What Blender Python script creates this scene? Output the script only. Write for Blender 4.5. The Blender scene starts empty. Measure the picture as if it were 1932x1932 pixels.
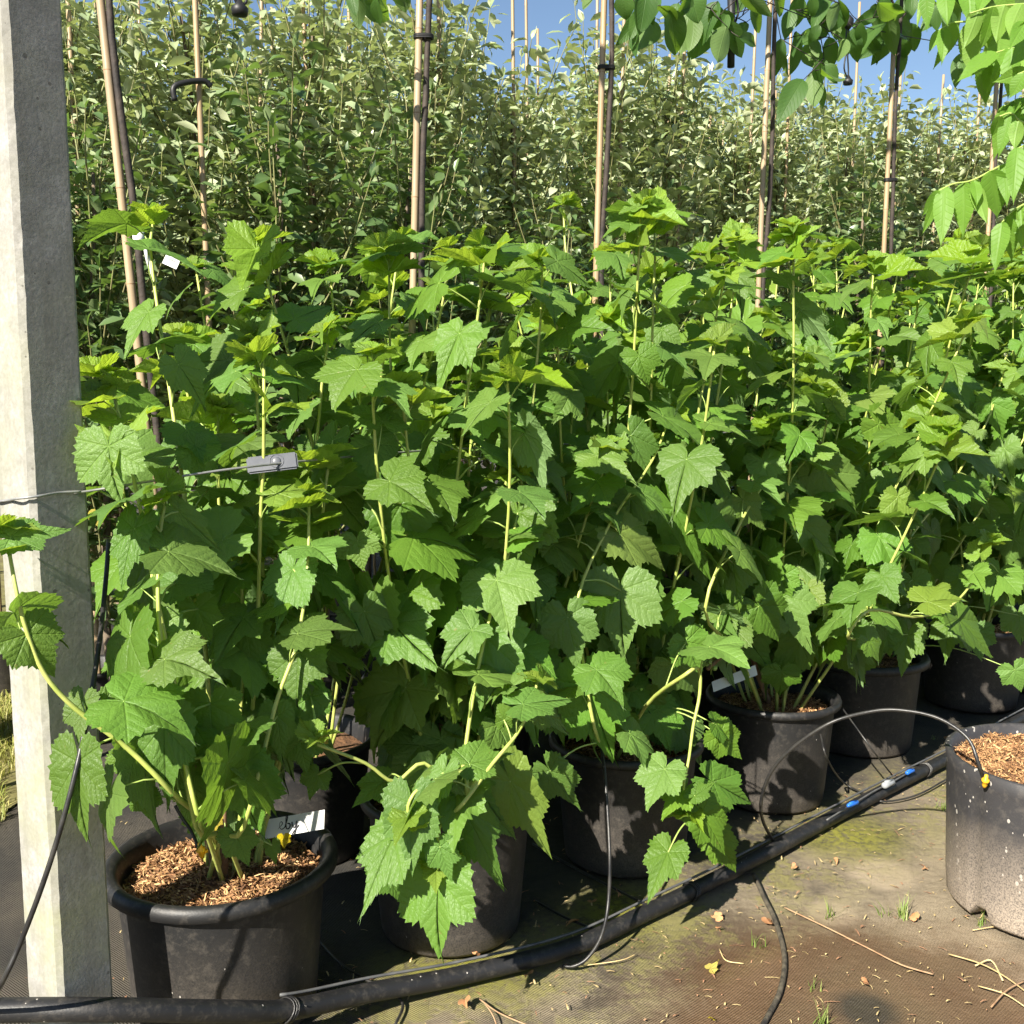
import bpy, bmesh, math, random
from math import sin, cos, pi, radians, sqrt, atan2
from mathutils import Vector, Matrix, Quaternion, noise

# ------------------------------------------------------------------ camera, sky, sun, exposure
scene = bpy.context.scene
COL = scene.collection
CAM_H, PITCH, FOV = 1.30, radians(7.0), radians(53.0)
cam_data = bpy.data.cameras.new("camera")
cam_data.sensor_width = cam_data.sensor_height = 36.0
cam_data.sensor_fit = 'HORIZONTAL'
cam_data.angle = FOV
cam_data.clip_start, cam_data.clip_end = 0.05, 400.0
cam = bpy.data.objects.new("camera", cam_data)
COL.objects.link(cam)
cam.location = (0, 0, CAM_H)
cam.rotation_euler = (pi / 2 - PITCH, 0, 0)
scene.camera = cam

SUN_EL, SUN_AZ = radians(36.0), radians(212.0)          # azimuth clockwise from +Y
SUN_TO = Vector((sin(SUN_AZ) * cos(SUN_EL), cos(SUN_AZ) * cos(SUN_EL), sin(SUN_EL)))
world = bpy.data.worlds.new("World")
scene.world = world
world.use_nodes = True
wn = world.node_tree
sky = wn.nodes.new("ShaderNodeTexSky")
sky.sky_type = 'NISHITA'
sky.sun_disc = False
sky.sun_elevation, sky.sun_rotation = SUN_EL, SUN_AZ
sky.air_density, sky.dust_density, sky.ozone_density = 1.0, 0.4, 2.0
wn.nodes["Background"].inputs["Strength"].default_value = 0.050
wn.links.new(sky.outputs[0], wn.nodes["Background"].inputs["Color"])
sun_data = bpy.data.lights.new("sun", 'SUN')
sun_data.energy, sun_data.angle, sun_data.color = 5.0, radians(0.55), (1.0, 0.935, 0.82)
sun = bpy.data.objects.new("sun", sun_data)
COL.objects.link(sun)
sun.rotation_euler = (-SUN_TO).to_track_quat('-Z', 'Y').to_euler()
vs = scene.view_settings
vs.view_transform, vs.look, vs.exposure, vs.gamma = 'Standard', 'None', 1.54, 1.0
vs.use_curve_mapping = False
scene.cycles.max_bounces = 4
scene.cycles.diffuse_bounces = 3
scene.cycles.glossy_bounces = 2
scene.cycles.transmission_bounces = 3
scene.cycles.caustics_reflective = scene.cycles.caustics_refractive = False
scene.cycles.use_adaptive_sampling = True
scene.cycles.adaptive_threshold = 0.045
scene.cycles.use_denoising = True

# ------------------------------------------------------------------ geometry of the photograph
FPX = 966.0 / math.tan(FOV / 2)
ROW = Vector((cos(radians(38)), sin(radians(38)), 0))      # along the rows of pots
NRM = Vector((-sin(radians(38)), cos(radians(38)), 0))     # across them, away from the viewer
SP, CP = sin(PITCH), cos(PITCH)

def ray(px, py):
    u, v = (px - 966) / FPX, (py - 966) / FPX
    return Vector((u, CP - v * SP, -(SP + v * CP)))

def gnd(px, py, z=0.0):
    r = ray(px, py)
    return Vector((0, 0, CAM_H)) + r * ((CAM_H - z) / -r.z)

def onrow(px, py, off):
    r = ray(px, py)
    return Vector((0, 0, CAM_H)) + r * (off / r.dot(NRM))

def atY(px, py, y):
    r = ray(px, py)
    return Vector((0, 0, CAM_H)) + r * (y / r.y)

def rowpt(s, n, z=0.0):
    return ROW * s + NRM * n + Vector((0, 0, z))

# ------------------------------------------------------------------ materials
def nodes(m):
    m.use_nodes = True
    nt = m.node_tree
    return nt, nt.nodes, nt.links

def nd(nt, typ, inputs=None, **props):
    n = nt.nodes.new(typ)
    for k, v in props.items():
        setattr(n, k, v)
    for k, v in (inputs or {}).items():
        s = n.inputs[k]
        if hasattr(v, 'node') and hasattr(v, 'is_output'):
            nt.links.new(v, s)
        else:
            s.default_value = v
    return n

def mth(nt, op, a, b=0.0, c=0.0):
    n = nt.nodes.new("ShaderNodeMath")
    n.operation = op
    for i, v in enumerate((a, b, c)):
        if hasattr(v, 'is_output'):
            nt.links.new(v, n.inputs[i])
        else:
            n.inputs[i].default_value = v
    return n.outputs[0]

def ramp(nt, fac, stops):
    n = nt.nodes.new("ShaderNodeValToRGB")
    while len(n.color_ramp.elements) < len(stops):
        n.color_ramp.elements.new(0.5)
    for e, (p, c) in zip(n.color_ramp.elements, stops):
        e.position = p
        e.color = (c, c, c, 1) if isinstance(c, (int, float)) else (*c, 1)
    nt.links.new(fac, n.inputs[0])
    return n.outputs[0]

def mix(nt, fac, a, b, mode='MIX'):
    n = nt.nodes.new("ShaderNodeMix")
    n.data_type, n.blend_type = 'RGBA', mode
    for sock, v in ((n.inputs[0], fac), (n.inputs[6], a), (n.inputs[7], b)):
        if hasattr(v, 'is_output'):
            nt.links.new(v, sock)
        elif isinstance(v, (int, float)):
            sock.default_value = v
        else:
            sock.default_value = (*v, 1)
    return n.outputs[2]

def noise_tex(nt, vec, scale, detail=4, rough=0.55):
    return nd(nt, "ShaderNodeTexNoise", {"Vector": vec, "Scale": scale, "Detail": detail, "Roughness": rough}).outputs[0]

def obj_coord(nt):
    return nd(nt, "ShaderNodeTexCoord").outputs["Object"]

def world_coord(nt):
    return nd(nt, "ShaderNodeNewGeometry").outputs["Position"]

def simple(name, c1, c2=None, scale=8.0, rough=0.6, bump=0.0, bscale=60.0, spec=0.4, metallic=0.0, vary=0.0):
    m = bpy.data.materials.new(name)
    nt, ns, ln = nodes(m)
    b = ns["Principled BSDF"]
    oc = obj_coord(nt)
    col = None
    if c2:
        col = mix(nt, ramp(nt, noise_tex(nt, oc, scale), [(0.35, 0.0), (0.65, 1.0)]), c1, c2)
    else:
        rgb = ns.new("ShaderNodeRGB"); rgb.outputs[0].default_value = (*c1, 1); col = rgb.outputs[0]
    if vary:
        oi = nd(nt, "ShaderNodeObjectInfo").outputs["Random"]
        k = mth(nt, 'MULTIPLY_ADD', oi, 2 * vary, 1 - vary)
        col = nd(nt, "ShaderNodeHueSaturation", {"Value": k, "Color": col}).outputs[0]
    ln.new(col, b.inputs["Base Color"])
    b.inputs["Roughness"].default_value = rough
    b.inputs["Specular IOR Level"].default_value = spec
    b.inputs["Metallic"].default_value = metallic
    if bump:
        h = noise_tex(nt, oc, bscale, 5)
        ln.new(nd(nt, "ShaderNodeBump", {"Strength": bump, "Distance": 0.004, "Height": h}).outputs[0], b.inputs["Normal"])
    return m

def leaf_shader(nt, col, under, trans_col, normal=None, rough=0.45, tfac=0.42, spec=0.45, outn="Material Output"):
    """Two-sided leaf: glossy upper face, paler under face, light passing through."""
    ns, ln = nt.nodes, nt.links
    b = ns["Principled BSDF"]
    back = nd(nt, "ShaderNodeNewGeometry").outputs["Backfacing"]
    c = mix(nt, back, col, under)
    ln.new(c, b.inputs["Base Color"])
    b.inputs["Roughness"].default_value = rough
    b.inputs["Specular IOR Level"].default_value = spec
    t = ns.new("ShaderNodeBsdfTranslucent")
    if hasattr(trans_col, 'is_output'):
        ln.new(trans_col, t.inputs[0])
    else:
        t.inputs[0].default_value = (*trans_col, 1)
    if normal is not None:
        ln.new(normal, b.inputs["Normal"])
        ln.new(normal, t.inputs["Normal"])
    ms = ns.new("ShaderNodeMixShader")
    ms.inputs[0].default_value = tfac
    ln.new(b.outputs[0], ms.inputs[1]); ln.new(t.outputs[0], ms.inputs[2])
    ln.new(ms.outputs[0], ns["Material Output"].inputs[0])

def currant_leaf_mat(name, top, top2, under, trans, spread=54.0, freq=7.0, rough=0.48, tfac=0.36, vein=0.35, bumps=0.52):
    m = bpy.data.materials.new(name)
    nt, ns, ln = nodes(m)
    uv = nd(nt, "ShaderNodeUVMap").outputs[0]
    sep = nd(nt, "ShaderNodeSeparateXYZ", {0: uv})
    x = mth(nt, 'MULTIPLY_ADD', sep.outputs[0], 2.0, -1.0)
    y = mth(nt, 'MULTIPLY_ADD', sep.outputs[1], 2.0, -1.0)
    a = mth(nt, 'ABSOLUTE', mth(nt, 'ARCTAN2', x, y))
    sp = radians(spread)
    k = mth(nt, 'ROUND', mth(nt, 'DIVIDE', a, sp))
    al = mth(nt, 'ABSOLUTE', mth(nt, 'SUBTRACT', a, mth(nt, 'MULTIPLY', k, sp)))
    r = mth(nt, 'SQRT', mth(nt, 'ADD', mth(nt, 'MULTIPLY', x, x), mth(nt, 'MULTIPLY', y, y)))
    xl = mth(nt, 'MULTIPLY', r, mth(nt, 'SINE', al))
    yl = mth(nt, 'MULTIPLY', r, mth(nt, 'COSINE', al))
    wob = mth(nt, 'MULTIPLY_ADD', noise_tex(nt, uv, 9.0, 2), 0.10, -0.05)
    main = ramp(nt, xl, [(0.0, 1.0), (0.022, 0.0)])
    ph = mth(nt, 'ADD', mth(nt, 'MULTIPLY_ADD', xl, -1.0, yl), wob)
    fr = mth(nt, 'ABSOLUTE', mth(nt, 'SUBTRACT', mth(nt, 'FRACT', mth(nt, 'MULTIPLY', ph, freq)), 0.5))
    sec = ramp(nt, fr, [(0.0, 1.0), (0.16, 0.0)])
    cells = nd(nt, "ShaderNodeTexVoronoi", {"Vector": uv, "Scale": 34.0, "Randomness": 0.9}, feature='DISTANCE_TO_EDGE').outputs[0]
    cell = ramp(nt, cells, [(0.0, 0.0), (0.22, 1.0)])
    veins = mth(nt, 'MAXIMUM', main, mth(nt, 'MULTIPLY', sec, 0.55))
    h = mth(nt, 'SUBTRACT', mth(nt, 'ADD', mth(nt, 'MULTIPLY', cell, 0.25), mth(nt, 'MULTIPLY', mth(nt, 'SQRT', fr), 0.9)), mth(nt, 'MULTIPLY', main, 0.8))
    bump = nd(nt, "ShaderNodeBump", {"Strength": bumps, "Distance": 0.0032, "Height": h}).outputs[0]
    rnd = nd(nt, "ShaderNodeObjectInfo").outputs["Random"]
    base = mix(nt, noise_tex(nt, uv, 3.5, 3), top, top2)
    hs = nd(nt, "ShaderNodeHueSaturation", {"Hue": mth(nt, 'MULTIPLY_ADD', rnd, 0.022, 0.482),
             "Saturation": mth(nt, 'MULTIPLY_ADD', mth(nt, 'FRACT', mth(nt, 'MULTIPLY', rnd, 7.3)), 0.16, 0.94),
             "Value": mth(nt, 'MULTIPLY_ADD', mth(nt, 'FRACT', mth(nt, 'MULTIPLY', rnd, 13.7)), 0.45, 0.78), "Color": base}).outputs[0]
    spot = mth(nt, 'MULTIPLY', ramp(nt, noise_tex(nt, nd(nt, "ShaderNodeVectorMath", {0: uv, 1: nd(nt, "ShaderNodeCombineXYZ", {0: mth(nt, 'MULTIPLY', rnd, 40.0)}).outputs[0]}, operation='ADD').outputs[0], 14.0, 3), [(0.70, 0.0), (0.76, 1.0)]), 0.7)
    hs = mix(nt, spot, hs, (0.20, 0.17, 0.05))
    hs = mix(nt, mth(nt, 'MULTIPLY', mth(nt, 'GREATER_THAN', mth(nt, 'FRACT', mth(nt, 'MULTIPLY', rnd, 23.1)), 0.96), 0.3), hs, (0.22, 0.24, 0.04))
    light = mix(nt, 1.0, hs, (1.5, 1.45, 1.35), 'MULTIPLY')
    col = mix(nt, mth(nt, 'MULTIPLY', veins, vein), hs, light)
    tcol = mix(nt, mth(nt, 'MULTIPLY', veins, 0.45), trans, tuple(v * 0.55 for v in trans))
    leaf_shader(nt, col, under, tcol, bump, rough, tfac, 0.30)
    return m

def plain_leaf_mat(name, top, top2, under, trans, rough=0.4, tfac=0.35, spec=0.5, ribs=0.0):
    m = bpy.data.materials.new(name)
    nt, ns, ln = nodes(m)
    uv = nd(nt, "ShaderNodeUVMap").outputs[0]
    sep = nd(nt, "ShaderNodeSeparateXYZ", {0: uv})
    x = mth(nt, 'ABSOLUTE', mth(nt, 'MULTIPLY_ADD', sep.outputs[0], 2.0, -1.0))
    y = mth(nt, 'MULTIPLY_ADD', sep.outputs[1], 2.0, -1.0)
    main = ramp(nt, x, [(0.0, 1.0), (0.03, 0.0)])
    fr = mth(nt, 'ABSOLUTE', mth(nt, 'SUBTRACT', mth(nt, 'FRACT', mth(nt, 'MULTIPLY', mth(nt, 'MULTIPLY_ADD', x, -0.8, y), 9.0)), 0.5))
    sec = mth(nt, 'MULTIPLY', ramp(nt, fr, [(0.0, 1.0), (0.14, 0.0)]), 0.5)
    v = mth(nt, 'MAXIMUM', main, sec)
    rnd = nd(nt, "ShaderNodeObjectInfo").outputs["Random"]
    g = nd(nt, "ShaderNodeNewGeometry").outputs["Random Per Island"]
    rr = mth(nt, 'FRACT', mth(nt, 'ADD', mth(nt, 'MULTIPLY', rnd, 5.0), g))
    base = mix(nt, rr, top, top2)
    col = mix(nt, mth(nt, 'MULTIPLY', v, 0.18 if ribs else 0.15), base, under)
    bump = None
    if ribs:
        bump = nd(nt, "ShaderNodeBump", {"Strength": ribs, "Distance": 0.003, "Height": mth(nt, 'MULTIPLY', v, -1.0)}).outputs[0]
    leaf_shader(nt, col, under, trans, bump, rough, tfac, spec)
    return m

MAT = {}
MAT['currant'] = currant_leaf_mat("currant_leaf", (0.074, 0.160, 0.026), (0.118, 0.218, 0.044), (0.150, 0.245, 0.090), (0.23, 0.40, 0.035))
MAT['currant_young'] = currant_leaf_mat("young_currant_leaf", (0.135, 0.25, 0.030), (0.18, 0.29, 0.045), (0.22, 0.32, 0.07), (0.40, 0.56, 0.035), rough=0.42, tfac=0.45, bumps=0.6)
MAT['currant_yellow'] = currant_leaf_mat("yellowing_leaf", (0.42, 0.36, 0.04), (0.5, 0.40, 0.05), (0.5, 0.42, 0.1), (0.6, 0.45, 0.04))
MAT['shoot'] = simple("green_shoot", (0.30, 0.37, 0.075), (0.40, 0.43, 0.12), 30, 0.45)
MAT['petiole'] = simple("petiole_green", (0.24, 0.34, 0.08), (0.30, 0.38, 0.10), 30, 0.45)
MAT['cane_wood'] = simple("old_currant_wood", (0.15, 0.085, 0.045), (0.24, 0.15, 0.08), 40, 0.8, 0.5)
MAT['pear'] = plain_leaf_mat("pear_leaf", (0.155, 0.220, 0.102), (0.42, 0.47, 0.290), (0.50, 0.54, 0.34), (0.42, 0.50, 0.14), 0.34, 0.26, 0.55)
MAT['pear_shoot'] = simple("pear_shoot", (0.22, 0.24, 0.09), (0.15, 0.13, 0.06), 12, 0.6)
MAT['shrub_leaf'] = plain_leaf_mat("understorey_leaf", (0.055, 0.105, 0.035), (0.12, 0.18, 0.065), (0.20, 0.27, 0.12), (0.20, 0.34, 0.05), 0.34, 0.25)  # darker pear leaf, shade of the lower crowns put into its colour
MAT['broad'] = plain_leaf_mat("broad_leaf", (0.040, 0.095, 0.020), (0.065, 0.135, 0.028), (0.12, 0.19, 0.06), (0.24, 0.42, 0.03), 0.50, 0.42, 0.35, 0.4)
MAT['walnut'] = plain_leaf_mat("walnut_leaflet", (0.11, 0.23, 0.030), (0.15, 0.28, 0.042), (0.18, 0.30, 0.06), (0.36, 0.56, 0.040), 0.50, 0.45, 0.30, 0.3)
MAT['bark'] = simple("dark_bark", (0.018, 0.014, 0.012), (0.05, 0.037, 0.029), 22, 0.75, 0.5, 80)
MAT['pear_bark'] = simple("pear_bark", (0.10, 0.075, 0.05), (0.18, 0.14, 0.10), 20, 0.8, 0.4, 80)
MAT['tape'] = simple("black_tie", (0.012, 0.012, 0.013), None, rough=0.5)
MAT['green_tape'] = simple("green_tape", (0.01, 0.09, 0.06), (0.015, 0.12, 0.07), 30, 0.4)
MAT['tube'] = simple("drip_tube", (0.012, 0.012, 0.013), (0.035, 0.033, 0.03), 25, 0.38, 0.15, 90)
MAT['dirty_tube'] = simple("dirty_drip_tube", (0.02, 0.018, 0.016), (0.10, 0.085, 0.06), 45, 0.7, 0.7, 90)
MAT['grey_wire'] = simple("galvanised_wire", (0.22, 0.225, 0.22), (0.32, 0.32, 0.31), 30, 0.45, metallic=0.5)
MAT['feeder'] = simple("feeder_grey", (0.06, 0.062, 0.065), (0.11, 0.11, 0.11), 30, 0.35)
MAT['blue'] = simple("blue_plastic", (0.015, 0.10, 0.42), (0.02, 0.13, 0.5), 40, 0.35)
MAT['grey_plastic'] = simple("grey_plastic", (0.22, 0.235, 0.25), (0.28, 0.29, 0.30), 20, 0.4)
MAT['plate'] = simple("grey_plate", (0.07, 0.075, 0.09), (0.10, 0.105, 0.12), 14, 0.42, 0.1)
MAT['yellow'] = simple("yellow_plastic", (0.75, 0.42, 0.02), (0.7, 0.36, 0.02), 30, 0.4)
MAT['white'] = simple("white_label", (0.55, 0.55, 0.53), (0.66, 0.66, 0.64), 12, 0.5)
MAT['ink'] = simple("black_ink", (0.02, 0.02, 0.025), None, rough=0.7)
MAT['berry'] = simple("green_berry", (0.16, 0.27, 0.05), (0.24, 0.34, 0.08), 60, 0.3)
MAT['dry'] = simple("dry_leaf", (0.30, 0.13, 0.055), (0.42, 0.22, 0.10), 30, 0.75, vary=0.3)
MAT['straw'] = simple("straw", (0.40, 0.29, 0.13), (0.52, 0.40, 0.20), 30, 0.75, vary=0.25)
MAT['twig'] = simple("dry_twig", (0.24, 0.14, 0.075), (0.36, 0.24, 0.14), 30, 0.8)
MAT['terracotta'] = simple("bark_chip_brown", (0.20, 0.10, 0.055), (0.33, 0.18, 0.10), 30, 0.85)

def fibre_mat():
    m = bpy.data.materials.new("coir_mulch")
    nt, ns, ln = nodes(m)
    g = nd(nt, "ShaderNodeNewGeometry").outputs["Random Per Island"]
    c = ramp(nt, g, [(0.0, (0.10, 0.045, 0.018)), (0.35, (0.24, 0.12, 0.05)), (0.7, (0.40, 0.22, 0.09)), (1.0, (0.56, 0.36, 0.17))])
    b = ns["Principled BSDF"]
    ln.new(c, b.inputs["Base Color"])
    b.inputs["Roughness"].default_value = 0.85
    return m
MAT['fibre'] = fibre_mat()
MAT['soil'] = simple("coir_soil", (0.07, 0.035, 0.016), (0.20, 0.10, 0.045), 60, 0.95, 1.0, 180)

def grass_mat(name, c1, c2, tr):
    m = bpy.data.materials.new(name)
    nt, ns, ln = nodes(m)
    g = nd(nt, "ShaderNodeNewGeometry").outputs["Random Per Island"]
    col = mix(nt, g, c1, c2)
    leaf_shader(nt, col, col, tr, None, 0.5, 0.35, 0.3)
    return m
MAT['grass'] = grass_mat("grass_blade", (0.11, 0.20, 0.035), (0.26, 0.30, 0.09), (0.3, 0.42, 0.05))
MAT['lawn'] = grass_mat("lawn_blade", (0.20, 0.26, 0.045), (0.48, 0.42, 0.16), (0.40, 0.42, 0.08))

def bamboo_mat():
    m = bpy.data.materials.new("bamboo")
    nt, ns, ln = nodes(m)
    oc = obj_coord(nt)
    mp = nd(nt, "ShaderNodeMapping", {"Vector": oc, "Scale": (60, 60, 2.2)}).outputs[0]
    streak = noise_tex(nt, mp, 1.0, 4)
    patch = noise_tex(nt, oc, 5.0, 3)
    c = mix(nt, ramp(nt, streak, [(0.3, 0.0), (0.7, 1.0)]), (0.24, 0.155, 0.08), (0.37, 0.27, 0.155))
    c = mix(nt, ramp(nt, patch, [(0.5, 0.0), (0.72, 0.55)]), c, (0.27, 0.21, 0.145))
    rnd = nd(nt, "ShaderNodeObjectInfo").outputs["Random"]
    c = mix(nt, mth(nt, 'MULTIPLY', rnd, 0.35), c, (0.33, 0.27, 0.19))
    b = ns["Principled BSDF"]
    ln.new(c, b.inputs["Base Color"])
    b.inputs["Roughness"].default_value = 0.42
    ln.new(nd(nt, "ShaderNodeBump", {"Strength": 0.15, "Distance": 0.002, "Height": streak}).outputs[0], b.inputs["Normal"])
    return m
MAT['bamboo'] = bamboo_mat()
MAT['bamboo_node'] = simple("bamboo_node", (0.19, 0.115, 0.06), (0.34, 0.22, 0.12), 60, 0.6)

def concrete_mat():
    m = bpy.data.materials.new("concrete")
    nt, ns, ln = nodes(m)
    oc = obj_coord(nt)
    n1 = noise_tex(nt, oc, 16.0, 7, 0.72)
    n2 = noise_tex(nt, oc, 120.0, 3, 0.7)
    c = mix(nt, ramp(nt, n1, [(0.3, 0.0), (0.7, 1.0)]), (0.19, 0.186, 0.168), (0.36, 0.35, 0.325))
    c = mix(nt, mth(nt, 'MULTIPLY', ramp(nt, n2, [(0.35, 0.0), (0.65, 1.0)]), 0.6), c, (0.17, 0.163, 0.145))
    z = nd(nt, "ShaderNodeSeparateXYZ", {0: oc}).outputs[2]
    alg = mth(nt, 'MULTIPLY', ramp(nt, noise_tex(nt, oc, 6.0, 5), [(0.42, 0.0), (0.65, 1.0)]), ramp(nt, z, [(0.0, 0.9), (1.0, 0.25)]))
    c = mix(nt, alg, c, (0.26, 0.27, 0.13))
    v = nd(nt, "ShaderNodeTexVoronoi", {"Vector": oc, "Scale": 48.0, "Randomness": 1.0})
    size = mth(nt, 'MULTIPLY_ADD', nd(nt, "ShaderNodeSeparateColor", {0: v.outputs["Color"]}).outputs[0], 0.6, -0.40)
    pit = mth(nt, 'LESS_THAN', v.outputs["Distance"], size)
    c = mix(nt, mth(nt, 'MULTIPLY', pit, 0.75), c, (0.10, 0.095, 0.08))
    stre = nd(nt, "ShaderNodeMapping", {"Vector": oc, "Scale": (45, 45, 3)}).outputs[0]
    st = noise_tex(nt, stre, 1.0, 3)
    c = mix(nt, mth(nt, 'MULTIPLY', ramp(nt, st, [(0.48, 0.0), (0.70, 1.0)]), 0.45), c, (0.17, 0.16, 0.13))
    b = ns["Principled BSDF"]
    ln.new(c, b.inputs["Base Color"])
    b.inputs["Roughness"].default_value = 0.9
    h = mth(nt, 'SUBTRACT', mth(nt, 'MULTIPLY', n2, 0.2), pit)
    ln.new(nd(nt, "ShaderNodeBump", {"Strength": 0.6, "Distance": 0.003, "Height": h}).outputs[0], b.inputs["Normal"])
    return m
MAT['concrete'] = concrete_mat()

def pot_mat(name, base, speck, dust):
    m = bpy.data.materials.new(name)
    nt, ns, ln = nodes(m)
    oc = obj_coord(nt)
    n1 = noise_tex(nt, oc, 7.0, 5)
    c = mix(nt, n1, tuple(v * 0.75 for v in base), tuple(v * 1.25 for v in base))
    v = nd(nt, "ShaderNodeTexVoronoi", {"Vector": nd(nt, "ShaderNodeMapping", {"Vector": oc, "Scale": (1, 1, 0.7)}).outputs[0], "Scale": 62.0})
    rs = nd(nt, "ShaderNodeSeparateColor", {0: v.outputs["Color"]}).outputs[0]
    sp = mth(nt, 'LESS_THAN', v.outputs["Distance"], mth(nt, 'MULTIPLY_ADD', rs, 0.5, -0.42 + speck))
    c = mix(nt, mth(nt, 'MULTIPLY', sp, 0.65), c, (0.45, 0.42, 0.38))
    fine = noise_tex(nt, oc, 260.0, 2)
    c = mix(nt, mth(nt, 'MULTIPLY', ramp(nt, noise_tex(nt, oc, 42.0, 5, 0.75), [(0.50, 0.0), (0.68, 1.0)]), 0.10), c, (0.30, 0.26, 0.21))
    z = nd(nt, "ShaderNodeSeparateXYZ", {0: oc}).outputs[2]
    low = ramp(nt, mth(nt, 'ADD', z, mth(nt, 'MULTIPLY_ADD', n1, 0.16, -0.08)), [(0.02, 1.0), (0.27, 0.0)])
    dm = mth(nt, 'MULTIPLY', mth(nt, 'MULTIPLY', low, dust), ramp(nt, fine, [(0.3, 0.25), (0.6, 1.0)]))
    c = mix(nt, dm, c, (0.32, 0.265, 0.21))
    b = ns["Principled BSDF"]
    ln.new(c, b.inputs["Base Color"])
    b.inputs["Roughness"].default_value = 0.50
    b.inputs["Specular IOR Level"].default_value = 0.4
    ln.new(nd(nt, "ShaderNodeBump", {"Strength": 0.18, "Distance": 0.002, "Height": fine}).outputs[0], b.inputs["Normal"])
    return m
MAT['pot'] = pot_mat("black_pot", (0.013, 0.013, 0.0135), 0.03, 0.16)
MAT['pot_dusty'] = pot_mat("dusty_pot", (0.032, 0.031, 0.033), 0.20, 1.0)
MAT['pipe'] = pot_mat("black_pipe", (0.012, 0.012, 0.013), 0.06, 0.0)

def ground_mat():
    m = bpy.data.materials.new("ground_cloth")
    nt, ns, ln = nodes(m)
    p = world_coord(nt)
    big = noise_tex(nt, p, 1.7, 6, 0.6)
    mid = noise_tex(nt, p, 6.0, 6, 0.65)
    fine = noise_tex(nt, p, 55.0, 5, 0.7)
    sx = nd(nt, "ShaderNodeSeparateXYZ", {0: nd(nt, "ShaderNodeVectorRotate", {"Vector": p, "Angle": radians(-52)}, rotation_type='Z_AXIS').outputs[0]})
    def stripe(s, f):
        return mth(nt, 'MULTIPLY_ADD', mth(nt, 'SINE', mth(nt, 'MULTIPLY', s, f)), 0.5, 0.5)
    weave = mth(nt, 'MULTIPLY', stripe(sx.outputs[0], 2 * pi / 0.0050), mth(nt, 'MULTIPLY_ADD', stripe(sx.outputs[1], 2 * pi / 0.005), 0.4, 0.6))
    cloth = mix(nt, weave, (0.016, 0.016, 0.0155), (0.028, 0.0275, 0.0255))
    dirt = mix(nt, ramp(nt, mid, [(0.35, 0.0), (0.65, 1.0)]), (0.085, 0.067, 0.043), (0.205, 0.170, 0.118))
    dirt = mix(nt, mth(nt, 'MULTIPLY', weave, 0.30), dirt, (0.060, 0.050, 0.036))
    dirt = mix(nt, mth(nt, 'MULTIPLY', ramp(nt, noise_tex(nt, p, 24.0, 6, 0.75), [(0.48, 0.0), (0.62, 1.0)]), 0.4), dirt, (0.040, 0.030, 0.019))
    def blob(x, y, r, soft=0.6, ex=1.0):
        d = nd(nt, "ShaderNodeVectorMath", {0: p, 1: (x, y, 0)}, operation='SUBTRACT').outputs[0]
        d = nd(nt, "ShaderNodeVectorMath", {0: d, 1: (1, ex, 0)}, operation='MULTIPLY').outputs[0]
        l = nd(nt, "ShaderNodeVectorMath", {0: d}, operation='LENGTH').outputs["Value"]
        l = mth(nt, 'ADD', l, mth(nt, 'MULTIPLY_ADD', mid, 0.5 * r, -0.25 * r))
        l = mth(nt, 'ADD', l, mth(nt, 'MULTIPLY_ADD', fine, 0.2 * r, -0.1 * r))
        return ramp(nt, mth(nt, 'DIVIDE', l, r), [(1 - soft, 1.0), (1.0, 0.0)])
    # silt covers the walkway in front of the pipe, bare cloth under and behind the pots
    n = nd(nt, "ShaderNodeVectorMath", {0: p, 1: tuple(NRM)}, operation='DOT_PRODUCT').outputs["Value"]
    front = ramp(nt, mth(nt, 'ADD', mth(nt, 'MULTIPLY', n, 0.5), mth(nt, 'MULTIPLY_ADD', big, 0.3, -0.15)), [(0.80, 1.0), (1.0, 0.12)])
    cover = mth(nt, 'MULTIPLY', front, ramp(nt, mth(nt, 'MULTIPLY_ADD', fine, 0.35, mid), [(0.42, 0.25), (0.78, 1.0)]))
    c = mix(nt, cover, cloth, dirt)
    # dry pale silt
    pale = mth(nt, 'MULTIPLY', ramp(nt, mth(nt, 'MULTIPLY_ADD', fine, 0.15, big), [(0.52, 0.0), (0.66, 0.8)]), front)
    for b_ in (blob(1.02, 2.28, 0.20, 0.35, 1.6), blob(1.18, 2.12, 0.22, 0.35, 1.4), blob(1.0, 2.62, 0.13, 0.5), blob(0.80, 2.42, 0.09, 0.4)):
        pale = mth(nt, 'MAXIMUM', pale, b_)
    silt = mix(nt, fine, (0.30, 0.235, 0.16), (0.42, 0.35, 0.25))
    silt = mix(nt, mth(nt, 'MULTIPLY', weave, 0.45), silt, (0.16, 0.13, 0.095))
    c = mix(nt, pale, c, silt)
    # wet brown mud
    wet = mth(nt, 'MAXIMUM', blob(0.78, 2.00, 0.60, 0.4, 1.25), blob(0.50, 1.90, 0.34, 0.6))
    mud = mix(nt, mid, (0.055, 0.030, 0.014), (0.150, 0.088, 0.045))
    c = mix(nt, mth(nt, 'MULTIPLY', wet, 0.9), c, mud)
    hole = mth(nt, 'MAXIMUM', blob(0.745, 2.02, 0.085, 0.5, 1.0), blob(0.62, 1.88, 0.06, 0.7))
    c = mix(nt, mth(nt, 'MULTIPLY', hole, 0.85), c, cloth)
    # moss and algae
    mossn = ramp(nt, mth(nt, 'MULTIPLY_ADD', fine, 0.45, mth(nt, 'MULTIPLY', mid, 0.75)), [(0.56, 0.0), (0.66, 1.0)])
    band = ramp(nt, mth(nt, 'ABSOLUTE', mth(nt, 'SUBTRACT', n, 1.66)), [(0.06, 0.55), (0.30, 0.0)])
    moss = mth(nt, 'MULTIPLY', mossn, band)
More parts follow.
